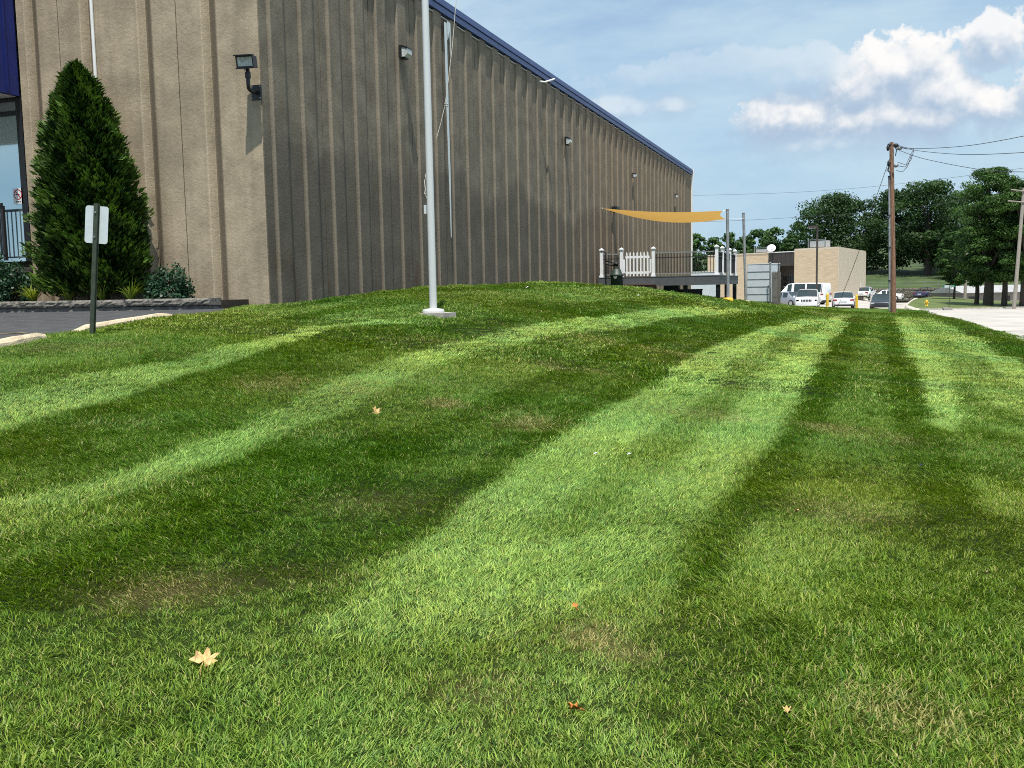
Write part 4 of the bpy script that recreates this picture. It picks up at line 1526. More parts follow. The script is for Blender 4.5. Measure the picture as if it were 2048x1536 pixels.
def rail_run(xa, ya, xb, yb):
    L = math.hypot(xb - xa, yb - ya) - .14
    ang = math.atan2(yb - ya, xb - xa)
    o = bpy.data.objects.new('railing', MB().box(0.07, -.03, .90, L + .07, .03, .945).mesh('railing', M['deck_rail']))
    COL.objects.link(o)
    o.parent = dk
    o.location = D(xa, ya, DZ)
    o.rotation_euler = (0, 0, ang)
    MB().box(.07, -.02, .72, L + .07, .02, .75).build('mid_rail', M['black_metal'], o)
    MB().box(.07, -.025, .08, L + .07, .025, .12).build('bottom_rail', M['deck_rail'], o)
    n = max(2, int(L / .115))
    for k in range(n):
        put('baluster', BAL, o, (.07 + (k + .5) * L / n, 0, 0))


BAL = MB().box(-.011, -.011, .121, .011, .011, .899).mesh('baluster', M['black_metal'])
rail_run(*posts[0], *posts[1])
rail_run(*posts[2], *posts[3])
rail_run(*posts[3], *posts[4])
rail_run(*posts[4], *posts[5])
rail_run(*posts[5], *posts[6])
# gate
gt = MB().box(*D(-8.70, DY0 + .07, DZ + .12), *D(-7.73, DY0 + .11, DZ + .21)).build('gate', M['white_vinyl'], dk)
MB().box(*D(-8.70, DY0 + .07, DZ + .74), *D(-7.73, DY0 + .11, DZ + .83)).build('gate_rail', M['white_vinyl'], gt)
pk = MB()
pk.prism([(-.03, 0, .03), (.03, 0, .03), (.03, 0, .93), (0, 0, 1.0), (-.03, 0, .93)], (0, 0, 0), (0, .02, 0))
pkm = pk.mesh('picket', M['white_vinyl'])
for k in range(7):
    put('picket', pkm, gt, D(-8.64 + k * .141, DY0 + .049, DZ))
for x in (-8.79, -7.72):
    MB().box(*D(x, DY0 + .06, DZ + .16), *D(x + .07, DY0 + .12, DZ + .70)).build('hinge_stile', M['white_vinyl'], gt)
for (x, y) in ((-5.1, 39.2), (-5.1, 41.9), (-5.1, 44.8), (-6.4, 39.3), (-6.9, 39.5), (-7.2, 40.1)):
    dbox('leg', M['black_metal'], x - .08, y - .07, g1(x, y) - .2, x + .08, y + .07, DZ - .371)
st = thing('deck_step', 'brown wooden step below the white picket gate', 'step', (-8.2, 38.55, g1(-8.2, 38.5)))
MB().box(-.70, -.30, .0, .70, .40, .20).build('riser', M['brown_wood'], st)
MB().box(-.74, -.34, .201, .74, .42, .24).build('tread', M['brown_wood'], st)
# dark oddments below the deck
for i, (x, y, w, h, lab) in enumerate(((-7.0, 39.6, .3, .34, 'dark storage box tucked under the deck near the step'), (-6.3, 40.0, .45, .22, 'low dark crate under the middle of the deck'))):
    t = thing('storage_box', lab, 'box', (x, y, g1(x, y)), .2 * i)
    MB().box(-w, -.2, 0, w, .2, h).build('box_body', M['black_metal'], t)
    MB().box(-w - .02, -.22, h + .001, w + .02, .22, h + .05).build('lid', M['deck_grey'], t)

# ------------------------------------------------------------------ shade sail and posts
pa = P(1456, 601, 38.3)
pa[2] = g1(pa[0], pa[1])
pb = P(1492, 602, 44.8)
pb[2] = g1(pb[0], pb[1])
ta, tb_ = P(1455, 420, 38.3), P(1487, 427, 44.8)
for (p, tp_, lab, sl_) in ((pa, ta, 'galvanised sail post standing in a yellow sleeve at the deck corner', True), (pb, tb_, 'plain galvanised sail post behind the deck corner', False)):
    t = thing('sail_post', lab, 'post', p, 0, 'steel posts of the shade sail')
    v = tuple(tp_ - p)
    MB().cyl((0, 0, -.2), v, .062, n=14).build('pole', M['galv'], t)
    if sl_:
        MB().lathe([(.20, -.1), (.20, .12), (.17, .15), (.07, .16)], (0, 0, 0), 16).build('sleeve', M['yellow'], t)
    else:
        MB().lathe([(.20, -.1), (.19, .06), (.07, .09)], (0, 0, 0), 12).build('footing', M['bumper_stone'], t)
    MB().cyl((v[0], v[1], v[2]), (v[0], v[1], v[2] + .03), .068, n=14).build('cap', M['galv'], t)
sail = thing('shade_sail', 'ochre triangular shade sail stretched from wall to steel posts', 'shade sail', (-9.9, 39.2, 4.5))


def sailmesh():
    A = P(1200, 417, 40.4)
    A[0] = -9.90
    c1 = P(1446, 421.5, 38.3)
    c2 = P(1452, 438.5, 42.6)
    n = 18
    V, Fq = [], []
    for i in range(n + 1):
        f = i / n
        a = A + (c1 - A) * f
        c = A + (c2 - A) * f
        sag1 = np.array([0, 0, -.10]) * math.sin(math.pi * f)
        sag2 = np.array([0, 0, -.34]) * math.sin(math.pi * min(1, f * 1.02)) ** .9
        for j in range(n + 1):
            g = j / n
            p = a + sag1 + (c + sag2 - a - sag1) * g
            p = p + np.array([-1.0, 0, -.02]) * (math.sin(math.pi * g) * .17 * f ** 11)
            p = p + np.array([0, 0, .06 * math.sin(math.pi * g) * math.sin(math.pi * f)])
            V.append(p - np.array([-9.9, 39.2, 4.5]))
    for i in range(n):
        for j in range(n):
            k = i * (n + 1) + j
            Fq.append((k, k + 1, k + n + 2, k + n + 1))
    m, N, b_ = new_mat('shade cloth')
    col = N.mix(N.noise(pos(N), 3, 3), (0.50, 0.295, 0.075), (0.58, 0.35, 0.10))
    m.node_tree.links.new(col, b_.inputs['Base Color'])
    b_.inputs['Roughness'].default_value = .85
    tr = N.n('ShaderNodeBsdfTranslucent', ins={0: col})
    mx = N.n('ShaderNodeMixShader', ins={0: .5, 1: b_.outputs[0], 2: tr.outputs[0]})
    m.node_tree.links.new(mx.outputs[0], m.node_tree.nodes['Material Output'].inputs[0])
    put('cloth', np_mesh('cloth', V, Fq, m, None, True), sail)
    o = np.array([-9.9, 39.2, 4.5])
    b = MB()
    b.tube([c1 - o, ta - o], .012, 5)
    b.tube([c2 - o, P(1474, 437.5, 43.6) - o, P(1488, 437, 44.8) - o], .010, 5)
    b.tube([A - o, np.array([-10.02, A[1], A[2] + .02]) - o], .02, 5)
    b.build('tie_rope', M['white_vinyl'], sail)


sailmesh()


# ------------------------------------------------------------------ container, fence posts, enclosure
def frame_from(p0, p1):
    """origin, angle, length along ground from p0 to p1"""
    d = p1 - p0
    return math.atan2(d[1], d[0]), math.hypot(d[0], d[1])


c0, c1 = P(1494, 600, 68.5), P(1541, 600, 67.5)
ang, L = frame_from(c0, c1)
cz = 0.22
tr_ = thing('storage_trailer', 'white ribbed storage trailer end behind the second sail post', 'trailer', (c0[0], c0[1], cz), ang)
MB().box(0, .02, .0, L, 1.3, 2.62).build('body', M['container'], tr_)
for k in range(5):
    MB().box(.03, -.015, .05 + k * .52, L - .03, .019, .05 + k * .52 + .47).build('door_panel', M['container'], tr_)
MB().box(-.02, -.03, 2.621, L + .02, 1.32, 2.68).build('roof', M['white_metal'], tr_)
b = MB()
for k in range(4):
    b.box(.02, -.03, .525 + k * .52, L - .02, -.016, .565 + k * .52)
b.build('seam_bar', M['galv'], tr_)
c2_ = P(1300, 600, 70.0)
a2, L2 = frame_from(c2_, P(1440, 600, 72.0))
tl = thing('white_trailer', 'long white trailer seen through the deck railing', 'trailer', (c2_[0], c2_[1], .30), a2)
MB().box(0, 0, .15, L2, 2.4, 2.1).build('body', M['container'], tl)
MB().box(-.02, -.02, 2.101, L2 + .02, 2.42, 2.16).build('roof', M['white_metal'], tl)
for k in range(2):
    MB().cyl((L2 * (.3 + .2 * k), -.05, .20), (L2 * (.3 + .2 * k), .25, .20), .25, n=16).build('wheel', M['rubber'], tl)
for (x, lab) in ((1540, 'galvanised fence post with ball cap at the trailer corner'), (1558, 'galvanised fence post at the end of the board enclosure')):
    q = P(x, 603, 67.0)
    zb = g1(q[0], q[1])
    t = thing('fence_post', lab, 'post', (q[0], q[1], zb), 0, 'galvanised fence posts')
    MB().cyl((0, 0, -.1), (0, 0, 2.75), .055, n=10).build('pole', M['galv'], t)
    MB().sphere((0, 0, 2.80), .08, 8).build('ball_cap', M['galv'], t)
e0, e1 = P(1543, 604, 66.6), P(1561, 604, 66.2)
a3, L3 = frame_from(e0, e1)
en = thing('board_enclosure', 'weathered vertical board enclosure beside the white storage trailer', 'fence', (e0[0], e0[1], .1), a3)
nb = 9
for k in range(nb):
    MB().box(k * L3 / nb + .008, -.015, 0, (k + 1) * L3 / nb - .008, .015, 2.15 + .06 * (k % 2)).build('board', M['board'], en)
MB().box(0, .016, .4, L3, .07, .5).build('cross_rail', M['board'], en)
MB().box(0, .016, 1.7, L3, .07, 1.8).build('cross_rail', M['board'], en)

# ------------------------------------------------------------------ tan brick building
k0, k1, k2 = P(1588, 585, 118.0), P(1675, 585, 113.0), P(1730, 592, 132.0)
a4, L4 = frame_from(k0, k1)
BZ = -.35
tb = thing('brick_building', 'flat roofed buff brick building with dark recessed entrance', 'building', (k0[0], k0[1], BZ), a4)
HB = P(1675, 493.5, 113.0)[2] - BZ
inv = Matrix.Rotation(-a4, 4, 'Z') @ Matrix.Translation((-k0[0], -k0[1], -BZ))


def T(p):
    return inv @ Vector([float(c) for c in p])


s2 = T(k2)
poly = [(0, 0), (L4, 0), (s2.x, s2.y), (s2.x - L4 - 2, s2.y)]
MB().prism([(x, y, -1) for x, y in poly], (0, 0, 0), (0, 0, HB + 1 - .2)).build('wall_block', M['tan_brick'], tb)
# side cladding, proud of the block
d = Vector((s2.x - L4, s2.y, 0)).normalized()
nrm = Vector((d.y, -d.x, 0))
Ls = math.hypot(s2.x - L4, s2.y)
nrib = 14
for k in range(nrib):
    pA = Vector((L4, 0, 0)) + d * (Ls * k / nrib + .03) + nrm * .01
    pB = Vector((L4, 0, 0)) + d * (Ls * (k + 1) / nrib - .03) + nrm * .01
    MB().prism([pA + Vector((0, 0, -.9)), pB + Vector((0, 0, -.9)), pB + Vector((0, 0, HB - .22)), pA + Vector((0, 0, HB - .22))], (0, 0, 0), tuple(nrm * .05)).build('side_panel', M['tan_side'], tb)
b = MB()
b.prism([(x * 1.0, y, HB - .199) for x, y in poly], (0, 0, 0), (0, 0, .2))
b.build('coping', M['tan_side'], tb)
m0 = T(P(1512, 585, 121.0))
HM = T(P(1550, 503.5, 120.0)).z
wy = .9
MB().box(m0.x, wy + 2.2, -1, -.01, wy + 3.6, HM - .2).build('recessed_wall', M['brown_metal'], tb)
for k in range(7):
    xa = m0.x + (-.01 - m0.x) * k / 7
    xb = m0.x + (-.01 - m0.x) * (k + 1) / 7
    MB().box(xa + .012, wy, HM - 1.75, xb - .012, wy + 2.19, HM - .1).build('fascia_panel', M['brown_metal'], tb)
MB().box(m0.x, wy - .05, HM - .099, -.01, wy + 3.7, HM).build('coping', M['white_metal'], tb)
m1 = T(P(1360, 585, 128.0))
MB().box(m1.x, wy + .3, -1, m0.x - .01, wy + 4, HM - .12).build('wall_block', M['tan_brick'], tb)
MB().box(m1.x, wy + .25, HM - .119, m0.x - .01, wy + 4.05, HM + .02).build('coping', M['tan_side'], tb)
for k in range(3):
    xa = -4.2 + k * 1.35
    w_ = MB().box(xa, wy + 2.13, -.2, xa + 1.2, wy + 2.19, 2.6).build('window', M['dark_glass'], tb)
    MB().box(xa - .05, wy + 2.10, 1.9, xa + 1.25, wy + 2.20, 1.98).build('frame', M['brown_metal'], w_)
    MB().box(xa + .2, wy + 2.11, 1.25 - .1 * k, xa + .95, wy + 2.125, 1.38 - .1 * k).build('lettering_panel', M['plate'], w_)
    if k < 2:
        MB().box(xa + .3, wy + 2.11, .55, xa + .95, wy + 2.125, 1.05).build('notice', M['galv'], w_)
# roof equipment
for (x, y0_, dd, w, h, lab) in ((1640, 487, 116, 1.0, .85, 'grey rooftop air unit above the brick building corner'), (1528, 497, 124, .8, .5, 'low rooftop unit beside the satellite dish')):
    q = T(P(x, y0_, dd))
    o = thing('rooftop_unit', lab, 'air conditioner', tuple(Matrix.Rotation(a4, 4, 'Z') @ Vector((q.x, q.y, 0)) + Vector((k0[0], k0[1], BZ + (HB if x > 1588 else HM)))), a4, 'rooftop units')
    MB().box(-w, -.6, 0.1, w, .6, h).build('cabinet', M['grey_metal'], o)
    b = MB()
    b.box(-w - .25, -.65, 0, -w - .17, -.57, h + .35)
    b.box(w + .17, -.65, 0, w + .25, -.57, h + .35)
    b.box(-w - .16, -.64, h + .1, w + .16, -.58, h + .16)
    b.build('frame', M['galv'], o)
q = P(1543, 494.5, 121)
dish = thing('satellite_dish', 'white satellite dish on the low brown roof', 'satellite dish', (q[0], q[1], BZ + HM))
MB().cyl((0, 0, 0), (0, 0, .35), .05, n=8).build('mast', M['galv'], dish)
b = MB()
Md = Matrix.Translation((0, 0, .5)) @ Matrix.Rotation(R(62), 4, 'X')
pr = [(.02, -.12), (.2, -.11), (.4, -.06), (.52, .0), (.5, .01), (.38, -.04), (.2, -.09), (.02, -.10)]
tmp = MB().lathe(pr, (0, 0, 0), 18)
b.add([tuple(Md @ Vector(v_)) for v_ in tmp.v], tmp.f, True)
b.build('reflector', M['white_metal'], dish)
b = MB()
b.tube([Md @ Vector((0, -.45, 0)), Md @ Vector((0, -.1, .4)), Md @ Vector((0, 0, .42))], .025, 5)
b.build('feed_arm', M['galv'], dish)


# ------------------------------------------------------------------ vehicles
def make_car(name, label, px, depth, heading, paint, L, Wd, H, style, zg=None, lights='both'):
    q = P(*px, depth)
    z = float(pave_z(np.array([q[0]]), np.array([q[1]]))[0]) if zg is None else zg
    t = thing(name, label, name.split('_')[-1] if name.split('_')[-1] in ('van', 'truck') else 'car', (q[0], q[1], z), heading)
    hw = Wd / 2
    zb = H * .60
    g = .20
    roof = H
    if style == 'sedan':
        S = [(-.5, g + .18, zb * .80, zb * .86, .80), (-.485, g, zb * .96, zb * 1.02, .90), (-.36, g, zb, zb * 1.06, .96), (-.20, g, zb, roof * .965, 1, 'rear'), (-.05, g, zb, roof, 1, 'side'), (-.025, g, zb, roof, 1, 'pillar'),
             (.10, g, zb, roof * .975, 1, 'side'), (.24, g, zb * .99, zb * 1.04, .99, 'wind'), (.40, g, zb * .93, zb * .97, .95), (.475, g, zb * .84, zb * .88, .88), (.5, g + .12, zb * .66, zb * .70, .78)]
    elif style == 'suv':
        zb = H * .62
        S = [(-.5, g + .2, zb * .9, zb * .95, .9), (-.485, g + .05, zb, zb * 1.03, .97), (-.46, g + .05, zb, roof * .97, .98, 'rear'), (-.22, g + .05, zb, roof, 1, 'side'), (-.20, g + .05, zb, roof, 1, 'pillar'), (.02, g + .05, zb, roof, 1, 'side'),
             (.04, g + .05, zb, roof, 1, 'pillar'), (.14, g + .05, zb, roof * .98, 1, 'side'), (.24, g + .05, zb, zb * 1.04, .99, 'wind'), (.44, g + .05, zb * .95, zb * .99, .97), (.49, g + .05, zb * .90, zb * .93, .93), (.5, g + .15, zb * .82, zb * .86, .9)]
    elif style == 'van':
        zb = H * .56
        S = [(-.5, g + .25, zb * .9, roof * .90, .93), (-.49, g + .05, zb, roof * .98, .97, 'side'), (-.17, g + .05, zb, roof, 1, 'side'), (-.155, g + .05, zb, roof, 1, 'pillar'), (.10, g + .05, zb, roof, 1, 'side'), (.14, g + .05, zb, roof, 1, 'pillar'), (.24, g + .05, zb, roof * .97, 1, 'side'),
             (.40, g + .05, zb * .92, zb * .99, .98, 'wind'), (.48, g + .05, zb * .74, zb * .80, .92), (.5, g + .2, zb * .6, zb * .64, .85)]
    else:  # pickup
        zb = H * .60
        S = [(-.5, g + .25, zb * .92, zb * .96, .95), (-.49, g + .1, zb, zb * 1.03, .97), (-.13, g + .1, zb, zb * 1.03, .98), (-.11, g + .1, zb, roof * .98, .98, 'rear'), (.02, g + .1, zb, roof, 1, 'side'), (.04, g + .1, zb, roof, 1, 'pillar'), (.13, g + .1, zb, roof * .98, 1, 'side'),
             (.22, g + .1, zb, zb * 1.04, .98, 'wind'), (.45, g + .1, zb * .95, zb * 1.0, .96), (.5, g + .2, zb * .85, zb * .9, .9)]
    rings = []
    for s_ in S:
        y, zl, zbt, zr, wf = s_[:5]
        w = hw * wf
        up = zr - zbt
        rw = w * (.97 - .17 * min(1, up / (H * .4)) - (.04 if up < .1 else 0))
        half = [(w * .86, zl), (w * .985, zl + .10), (w, zl + (zbt - zl) * .55), (w * .975, zbt), (rw, zr - .05 * min(1, up / .2)), (rw * .84, zr), (0, zr + .025)]
        rings.append([(x, y * L, z_) for x, z_ in half] + [(-x, y * L, z_) for x, z_ in half[-2::-1]])
    nr = len(rings[0])
    groups = {}

    def addf(key, pts):
        groups.setdefault(key, MB()).add(pts, [tuple(range(len(pts)))], key == 'body')
    bodyv = [p for rg in rings for p in rg]
    bodyf = []
    for i in range(len(S) - 1):
        kind = S[i + 1][5] if len(S[i + 1]) > 5 else None
        for j in range(nr - 1):
            f = (i * nr + j, i * nr + j + 1, (i + 1) * nr + j + 1, (i + 1) * nr + j)
            key = 'body'
            if kind == 'side' and j in (3, nr - 5):
                key = 'side_window'
            elif kind == 'wind' and 4 <= j <= nr - 6:
                key = 'windshield'
            elif kind == 'rear' and 4 <= j <= nr - 6:
                key = 'rear_window'
            if key == 'body':
                bodyf.append(f)
            else:
                pts = [Vector(bodyv[a_]) for a_ in f]
                c_ = sum(pts, Vector()) / 4
                ins = [c_ + (p_ - c_) * (.94 if key == 'side_window' else 1.0) for p_ in pts]
                if key == 'side_window':
                    bodyf_extra = pts + ins
                    groups.setdefault('bodyx', MB()).add(bodyf_extra, [(0, 1, 5, 4), (1, 2, 6, 5), (2, 3, 7, 6), (3, 0, 4, 7)])
                    groups.setdefault(key + str(j > 5), MB()).add(ins, [(0, 1, 2, 3)])
                else:
                    groups.setdefault(key, MB()).add(ins, [(0, 1, 2, 3)])
    bodyf.append(tuple(range(nr))[::-1])
    bodyf.append(tuple((len(S) - 1) * nr + j for j in range(nr)))
    bb = MB().add(bodyv, bodyf, True)
    if 'bodyx' in groups:
        gx_ = groups.pop('bodyx')
        bb.add(gx_.v, gx_.f)
    bo = bb.build('body', paint, t)
    for key, mb in groups.items():
        mb.build('side_window' if key.startswith('side_window') else key, M['car_glass'], t)
    # wheels
    wr = .33 if style != 'van' else .36
    for sx in (-1, 1):
        for fy in (-.31, .31):
            c_ = (sx * (hw - .11), fy * L, wr)
            w_ = MB().cyl((c_[0] - .11, c_[1], c_[2]), (c_[0] + .118, c_[1], c_[2]), wr, n=18).build('wheel', M['rubber'], t)
            xo = sx * (hw + .006)
            MB().cyl((xo - .03 * sx, c_[1], c_[2]), (xo + .006 * sx, c_[1], c_[2]), wr * .62, n=12).build('rim', M['rim'], w_)
        MB().box(sx * (hw + .02), .19 * L, zb * 1.0, sx * (hw + .20), .19 * L + .10, zb + .14).build('mirror', paint if paint is not M['car_white'] else M['car_white'], t)
    yf, yr = .5 * L, -.5 * L
    zl_ = zb * (.76 if style in ('sedan',) else .80)
    for sx in (-1, 1):
        fw = .78 if style == 'sedan' else .84
        MB().box(sx * hw * fw - .20, yf - .10, zl_ - .10, sx * hw * fw + .12, yf - .02 + .02, zl_ + .03).build('headlight', M['lamp_lens'], t)
        MB().box(sx * hw * .76 - .20, yr - .012, zb * .80, sx * hw * .76 + .16, yr + .10, zb * .80 + .13).build('tail_light', M['red_lens'], t)
    gr = MB().box(-hw * .55, yf - .04, zl_ - .42, hw * .55, yf + .014, zl_ - .22)
    if style == 'suv':
        gr = MB()
        for k in range(7):
            gr.box(-.42 + k * .125, yf - .02, zl_ - .14, -.33 + k * .125, yf + .016, zl_ + .04)
    gr.build('grille', M['black'], t)
    MB().box(-hw * .86, yf - .05, g + .02, hw * .86, yf + .012, g + .16).build('front_bumper_trim', M['rubber'], t)
    MB().box(-hw * .86, yr - .010, g + .02, hw * .86, yr + .06, g + .17).build('rear_bumper_trim', M['rubber'], t)
    MB().box(-.26, yr - .016, zb * .62, .26, yr + .03, zb * .62 + .15).build('number_plate', M['plate'], t)
    return t


def towards_cam(px):
    q = P(*px, 50)
    return math.atan2(-q[1], -q[0]) - math.pi / 2


make_car('passenger_van', 'long white passenger van parked side on before the brick building', (1606, 600), 103, a4 + R(90 + 4), M['car_white'], 5.6, 2.0, 2.25, 'van')
make_car('white_suv', 'white boxy suv facing the lawn with slotted grille', (1615, 612), 84, R(180), M['car_white'], 4.6, 1.88, 1.72, 'suv')
make_car('silver_car', 'silver car nosing out beside the board enclosure', (1574, 604), 96, a4 + R(84), M['car_silver'], 4.4, 1.8, 1.45, 'sedan')
make_car('white_sedan', 'white sedan between the yellow bollards with red tail lights', (1686, 616), 86, R(2), M['car_white'], 4.7, 1.82, 1.44, 'sedan')
make_car('white_sedan', 'white sedan parked farther off beside the brick building side', (1731, 596), 128, R(-14), M['car_white'], 4.7, 1.84, 1.48, 'sedan', zg=-.75)
make_car('black_car', 'black muscle car facing the lawn behind the timber pole', (1764, 618), 90, R(176), M['car_black'], 4.8, 1.92, 1.40, 'sedan')
make_car('white_hatchback', 'white car roof showing just behind the black car', (1772, 592), 132, R(80), M['car_white'], 4.4, 1.8, 1.45, 'sedan', zg=-1.2)
make_car('pickup_truck', 'dark blue pickup truck seen from behind on the far road', (1852, 596), 150, R(-25), M['car_blue'], 5.2, 1.95, 1.75, 'pickup', zg=-1.4)

# bollards
for (x, y, d_, lab) in ((1656, 612, 79.5, 'yellow bollard between the white suv and the white sedan'), (1713, 616, 79.0, 'yellow bollard between the white sedan and the black car')):
    q = P(x, y, d_)
    zb_ = g1(q[0], min(q[1], YEND - .5))
    t = thing('bollard', lab, 'bollard', (q[0], min(q[1], YEND - .4), zb_), 0, 'yellow steel bollards at the lawn end')
    MB().lathe([(.105, -.1), (.105, 1.0), (.09, 1.06), (.05, 1.10), (.01, 1.115)], (0, 0, 0), 16).build('pipe', M['yellow'], t)
    MB().lathe([(.16, -.1), (.16, .03), (.11, .05)], (0, 0, 0), 14).build('footing', M['kerb'], t)

# parking light pole
q = P(1633, 596, 95)
lp = thing('light_pole', 'tall dark parking lot light pole behind the white van', 'light pole', (q[0], q[1], -.8))
hp = P(1630, 455, 95)[2] + .8
MB().box(-.09, -.09, 0, .09, .09, hp).build('pole', M['brown_metal'], lp)
MB().cyl((0, 0, 0), (0, 0, .6), .25, n=12).build('base', M['kerb'], lp)
MB().box(-.85, -.28, hp - .08, .02, .28, hp + .14).build('lamp_head', M['brown_metal'], lp)
MB().box(-.78, -.22, hp - .10, -.10, .22, hp - .081).build('lens', M['lamp_lens'], lp)


# ------------------------------------------------------------------ utility poles and wires
def wire(label, pts, r=.016, n=10):
    """pts: world points, smooth curve through them"""
    pts = [np.array(p, float) for p in pts]
    out = []
    for i in range(len(pts) - 1):
        p0, p1, p2, p3 = pts[max(i - 1, 0)], pts[i], pts[i + 1], pts[min(i + 2, len(pts) - 1)]
        for k in range(n):
            t = k / n
            out.append(.5 * ((2 * p1) + (-p0 + p2) * t + (2 * p0 - 5 * p1 + 4 * p2 - p3) * t * t + (-p0 + 3 * p1 - 3 * p2 + p3) * t ** 3))
    out.append(pts[-1])
    o = MB().tube(out, r, 5).build('overhead_wire', M['wire'])
    return tag(o, label, 'wire', 'overhead wires')


up = P(1787, 625, 62.0)
up[2] = g1(up[0], up[1])
tp1 = P(1783, 285, 62.0)
pl = thing('utility_pole', 'brown timber utility pole with grey conduit at the lawn end', 'utility pole', up)
vt = tp1 - up
MB().cyl((0, 0, -.3), tuple(vt), .185, .125, 16).build('pole', M['pole_wood'], pl)


def UP(x, y, d=61.9):
    return tuple(P(x, y, d) - up)


MB().tube([UP(1779, 622, 61.8), UP(1779, 450, 61.8), UP(1778, 352, 61.8)], .06, 8).build('conduit', M['galv'], pl)
b = MB()
for yy in (352, 430, 494, 560):
    b.cyl(UP(1778.5, yy, 61.75), UP(1778.5, yy + 2, 61.75), .08, n=8)
b.build('strap', M['black'], pl)
b = MB()
b.sphere(UP(1776, 296, 61.7), .17, 8, (.6, .6, 1.2))
b.sphere(UP(1779, 290, 61.7), .14, 8, (1, .6, .8))
b.sphere(UP(1792, 291, 61.7), .17, 8, (1, .6, .9))
b.sphere(UP(1778, 327, 61.7), .17, 8, (.7, .6, 1.3))
b.tube([UP(1778, 332, 61.6), UP(1776, 342, 61.6), UP(1780, 345, 61.6), UP(1781, 360, 61.6)], .04, 6)
b.tube([UP(1790, 293, 61.6), UP(1793, 300, 61.6), UP(1791, 312, 61.6)], .03, 6)
b.build('insulator', M['black'], pl)
b = MB()
b.sphere(UP(1799, 297, 61.6), .16, 8, (1.1, .6, .7))
b.sphere(UP(1792, 331, 61.6), .17, 8, (1, .6, .8))
b.build('connector', M['galv'], pl)
b = MB()
for pts in (((1800, 295), (1815, 298), (1828, 297), (1820, 312), (1812, 330), (1800, 326), (1796, 325)), ((1828, 299), (1822, 320), (1810, 334), (1798, 332)), ((1823, 310), (1815, 333), (1805, 344), (1793, 341)), ((1776, 336), (1773, 342), (1779, 343))):
    b.tube([UP(x, y, 61.5 - .05 * i) for i, (x, y) in enumerate(pts)], .02, 5)
b.build('drip_loop', M['wire'], pl)
wire('thin wire rising from the timber pole top to the upper edge', [P(1797, 291, 61.6), P(1830, 297, 58), P(1930, 292, 52), P(2048, 272, 46), P(2160, 245, 42)])
wire('middle thin wire running level from the timber pole top', [P(1797, 293, 61.6), P(1840, 302, 58), P(1930, 309, 52), P(2048, 305, 46), P(2160, 296, 42)])
wire('lowest wire drooping from the timber pole top', [P(1799, 301, 61.6), P(1850, 318, 58), P(1960, 339, 52), P(2048, 344, 46), P(2160, 344, 42)])
wire('guy wire slanting from the timber pole down to the grass', [P(1782, 310, 61.9), P(1737, 440, 66), P(1716, 508, 69), P(1684, 592, 73.5), P(1679, 605, 74), P(1673, 615, 74.6)], .018)


def pole(label, bx, by, tx, ty, d_, r, arms, base_z=None):
    p0 = P(bx, by, d_)
    p1 = P(tx, ty, d_)
    t = thing('utility_pole', label, 'utility pole', p0, 0, 'grey timber poles along the far street')
    v = p1 - p0
    MB().cyl(tuple(-v * .04), tuple(v), r, r * .75, 10).build('pole', M['pole_grey'], t)
    for (x0, y0, x1, y1) in arms:
        MB().tube([tuple(P(x0, y0, d_ - .2) - p0), tuple(P(x1, y1, d_ - .2) - p0)], .07, 5).build('crossarm', M['pole_grey'], t)
    return t


pole('leaning grey pole with crossarms among the roadside trees', 2028, 616, 2048, 376, 96, .20, ((2022, 379, 2060, 384), (2016, 402, 2058, 405)))
pole('grey pole with a vee arm in front of the trees', 1929, 606, 1938, 432, 125, .20, ((1916, 438, 1938, 448), (1938, 448, 1962, 442)))
pole('short grey pole at the corner of the far road', 1874, 594, 1870, 487, 172, .22, ())
pole('slim grey pole behind the buff brick building', 1729, 590, 1727, 484, 178, .16, ())
wire('far wire crossing the pale distance behind the timber pole', [P(1386, 391, 150), P(1560, 386, 140), P(1691, 378, 130), P(1795, 368, 122), P(1890, 357, 115), P(2048, 336, 104)], .016)
wire('far wire running to the leaning grey pole top', [P(1386, 444, 150), P(1500, 440, 142), P(1680, 429, 128), P(1790, 420, 118), P(1900, 404, 108), P(2046, 379, 96)], .018)
wire('level wire from the vee arm pole across the dark trees', [P(1880, 390, 115), P(1940, 396, 108), P(2048, 398, 96)], .015)
wire('sagging wire between the vee arm pole and the leaning pole', [P(1938, 430, 125), P(1960, 443, 116), P(1990, 446, 106), P(2030, 418, 97)], .024)
wire('second sagging wire below the crossarm of the leaning pole', [P(1960, 442, 124), P(1985, 430, 112), P(2018, 404, 97)], .020)
wire('top wire between the slim pole and the corner pole', [P(1728, 493, 178), P(1790, 496, 175), P(1870, 489, 172)], .03)
wire('middle wire between the slim pole and the corner pole', [P(1728, 500, 178), P(1790, 505, 175), P(1870, 499, 172)], .03)
wire('bottom wire between the slim pole and the corner pole', [P(1728, 503, 178), P(1790, 511, 175), P(1870, 508, 172)], .03)

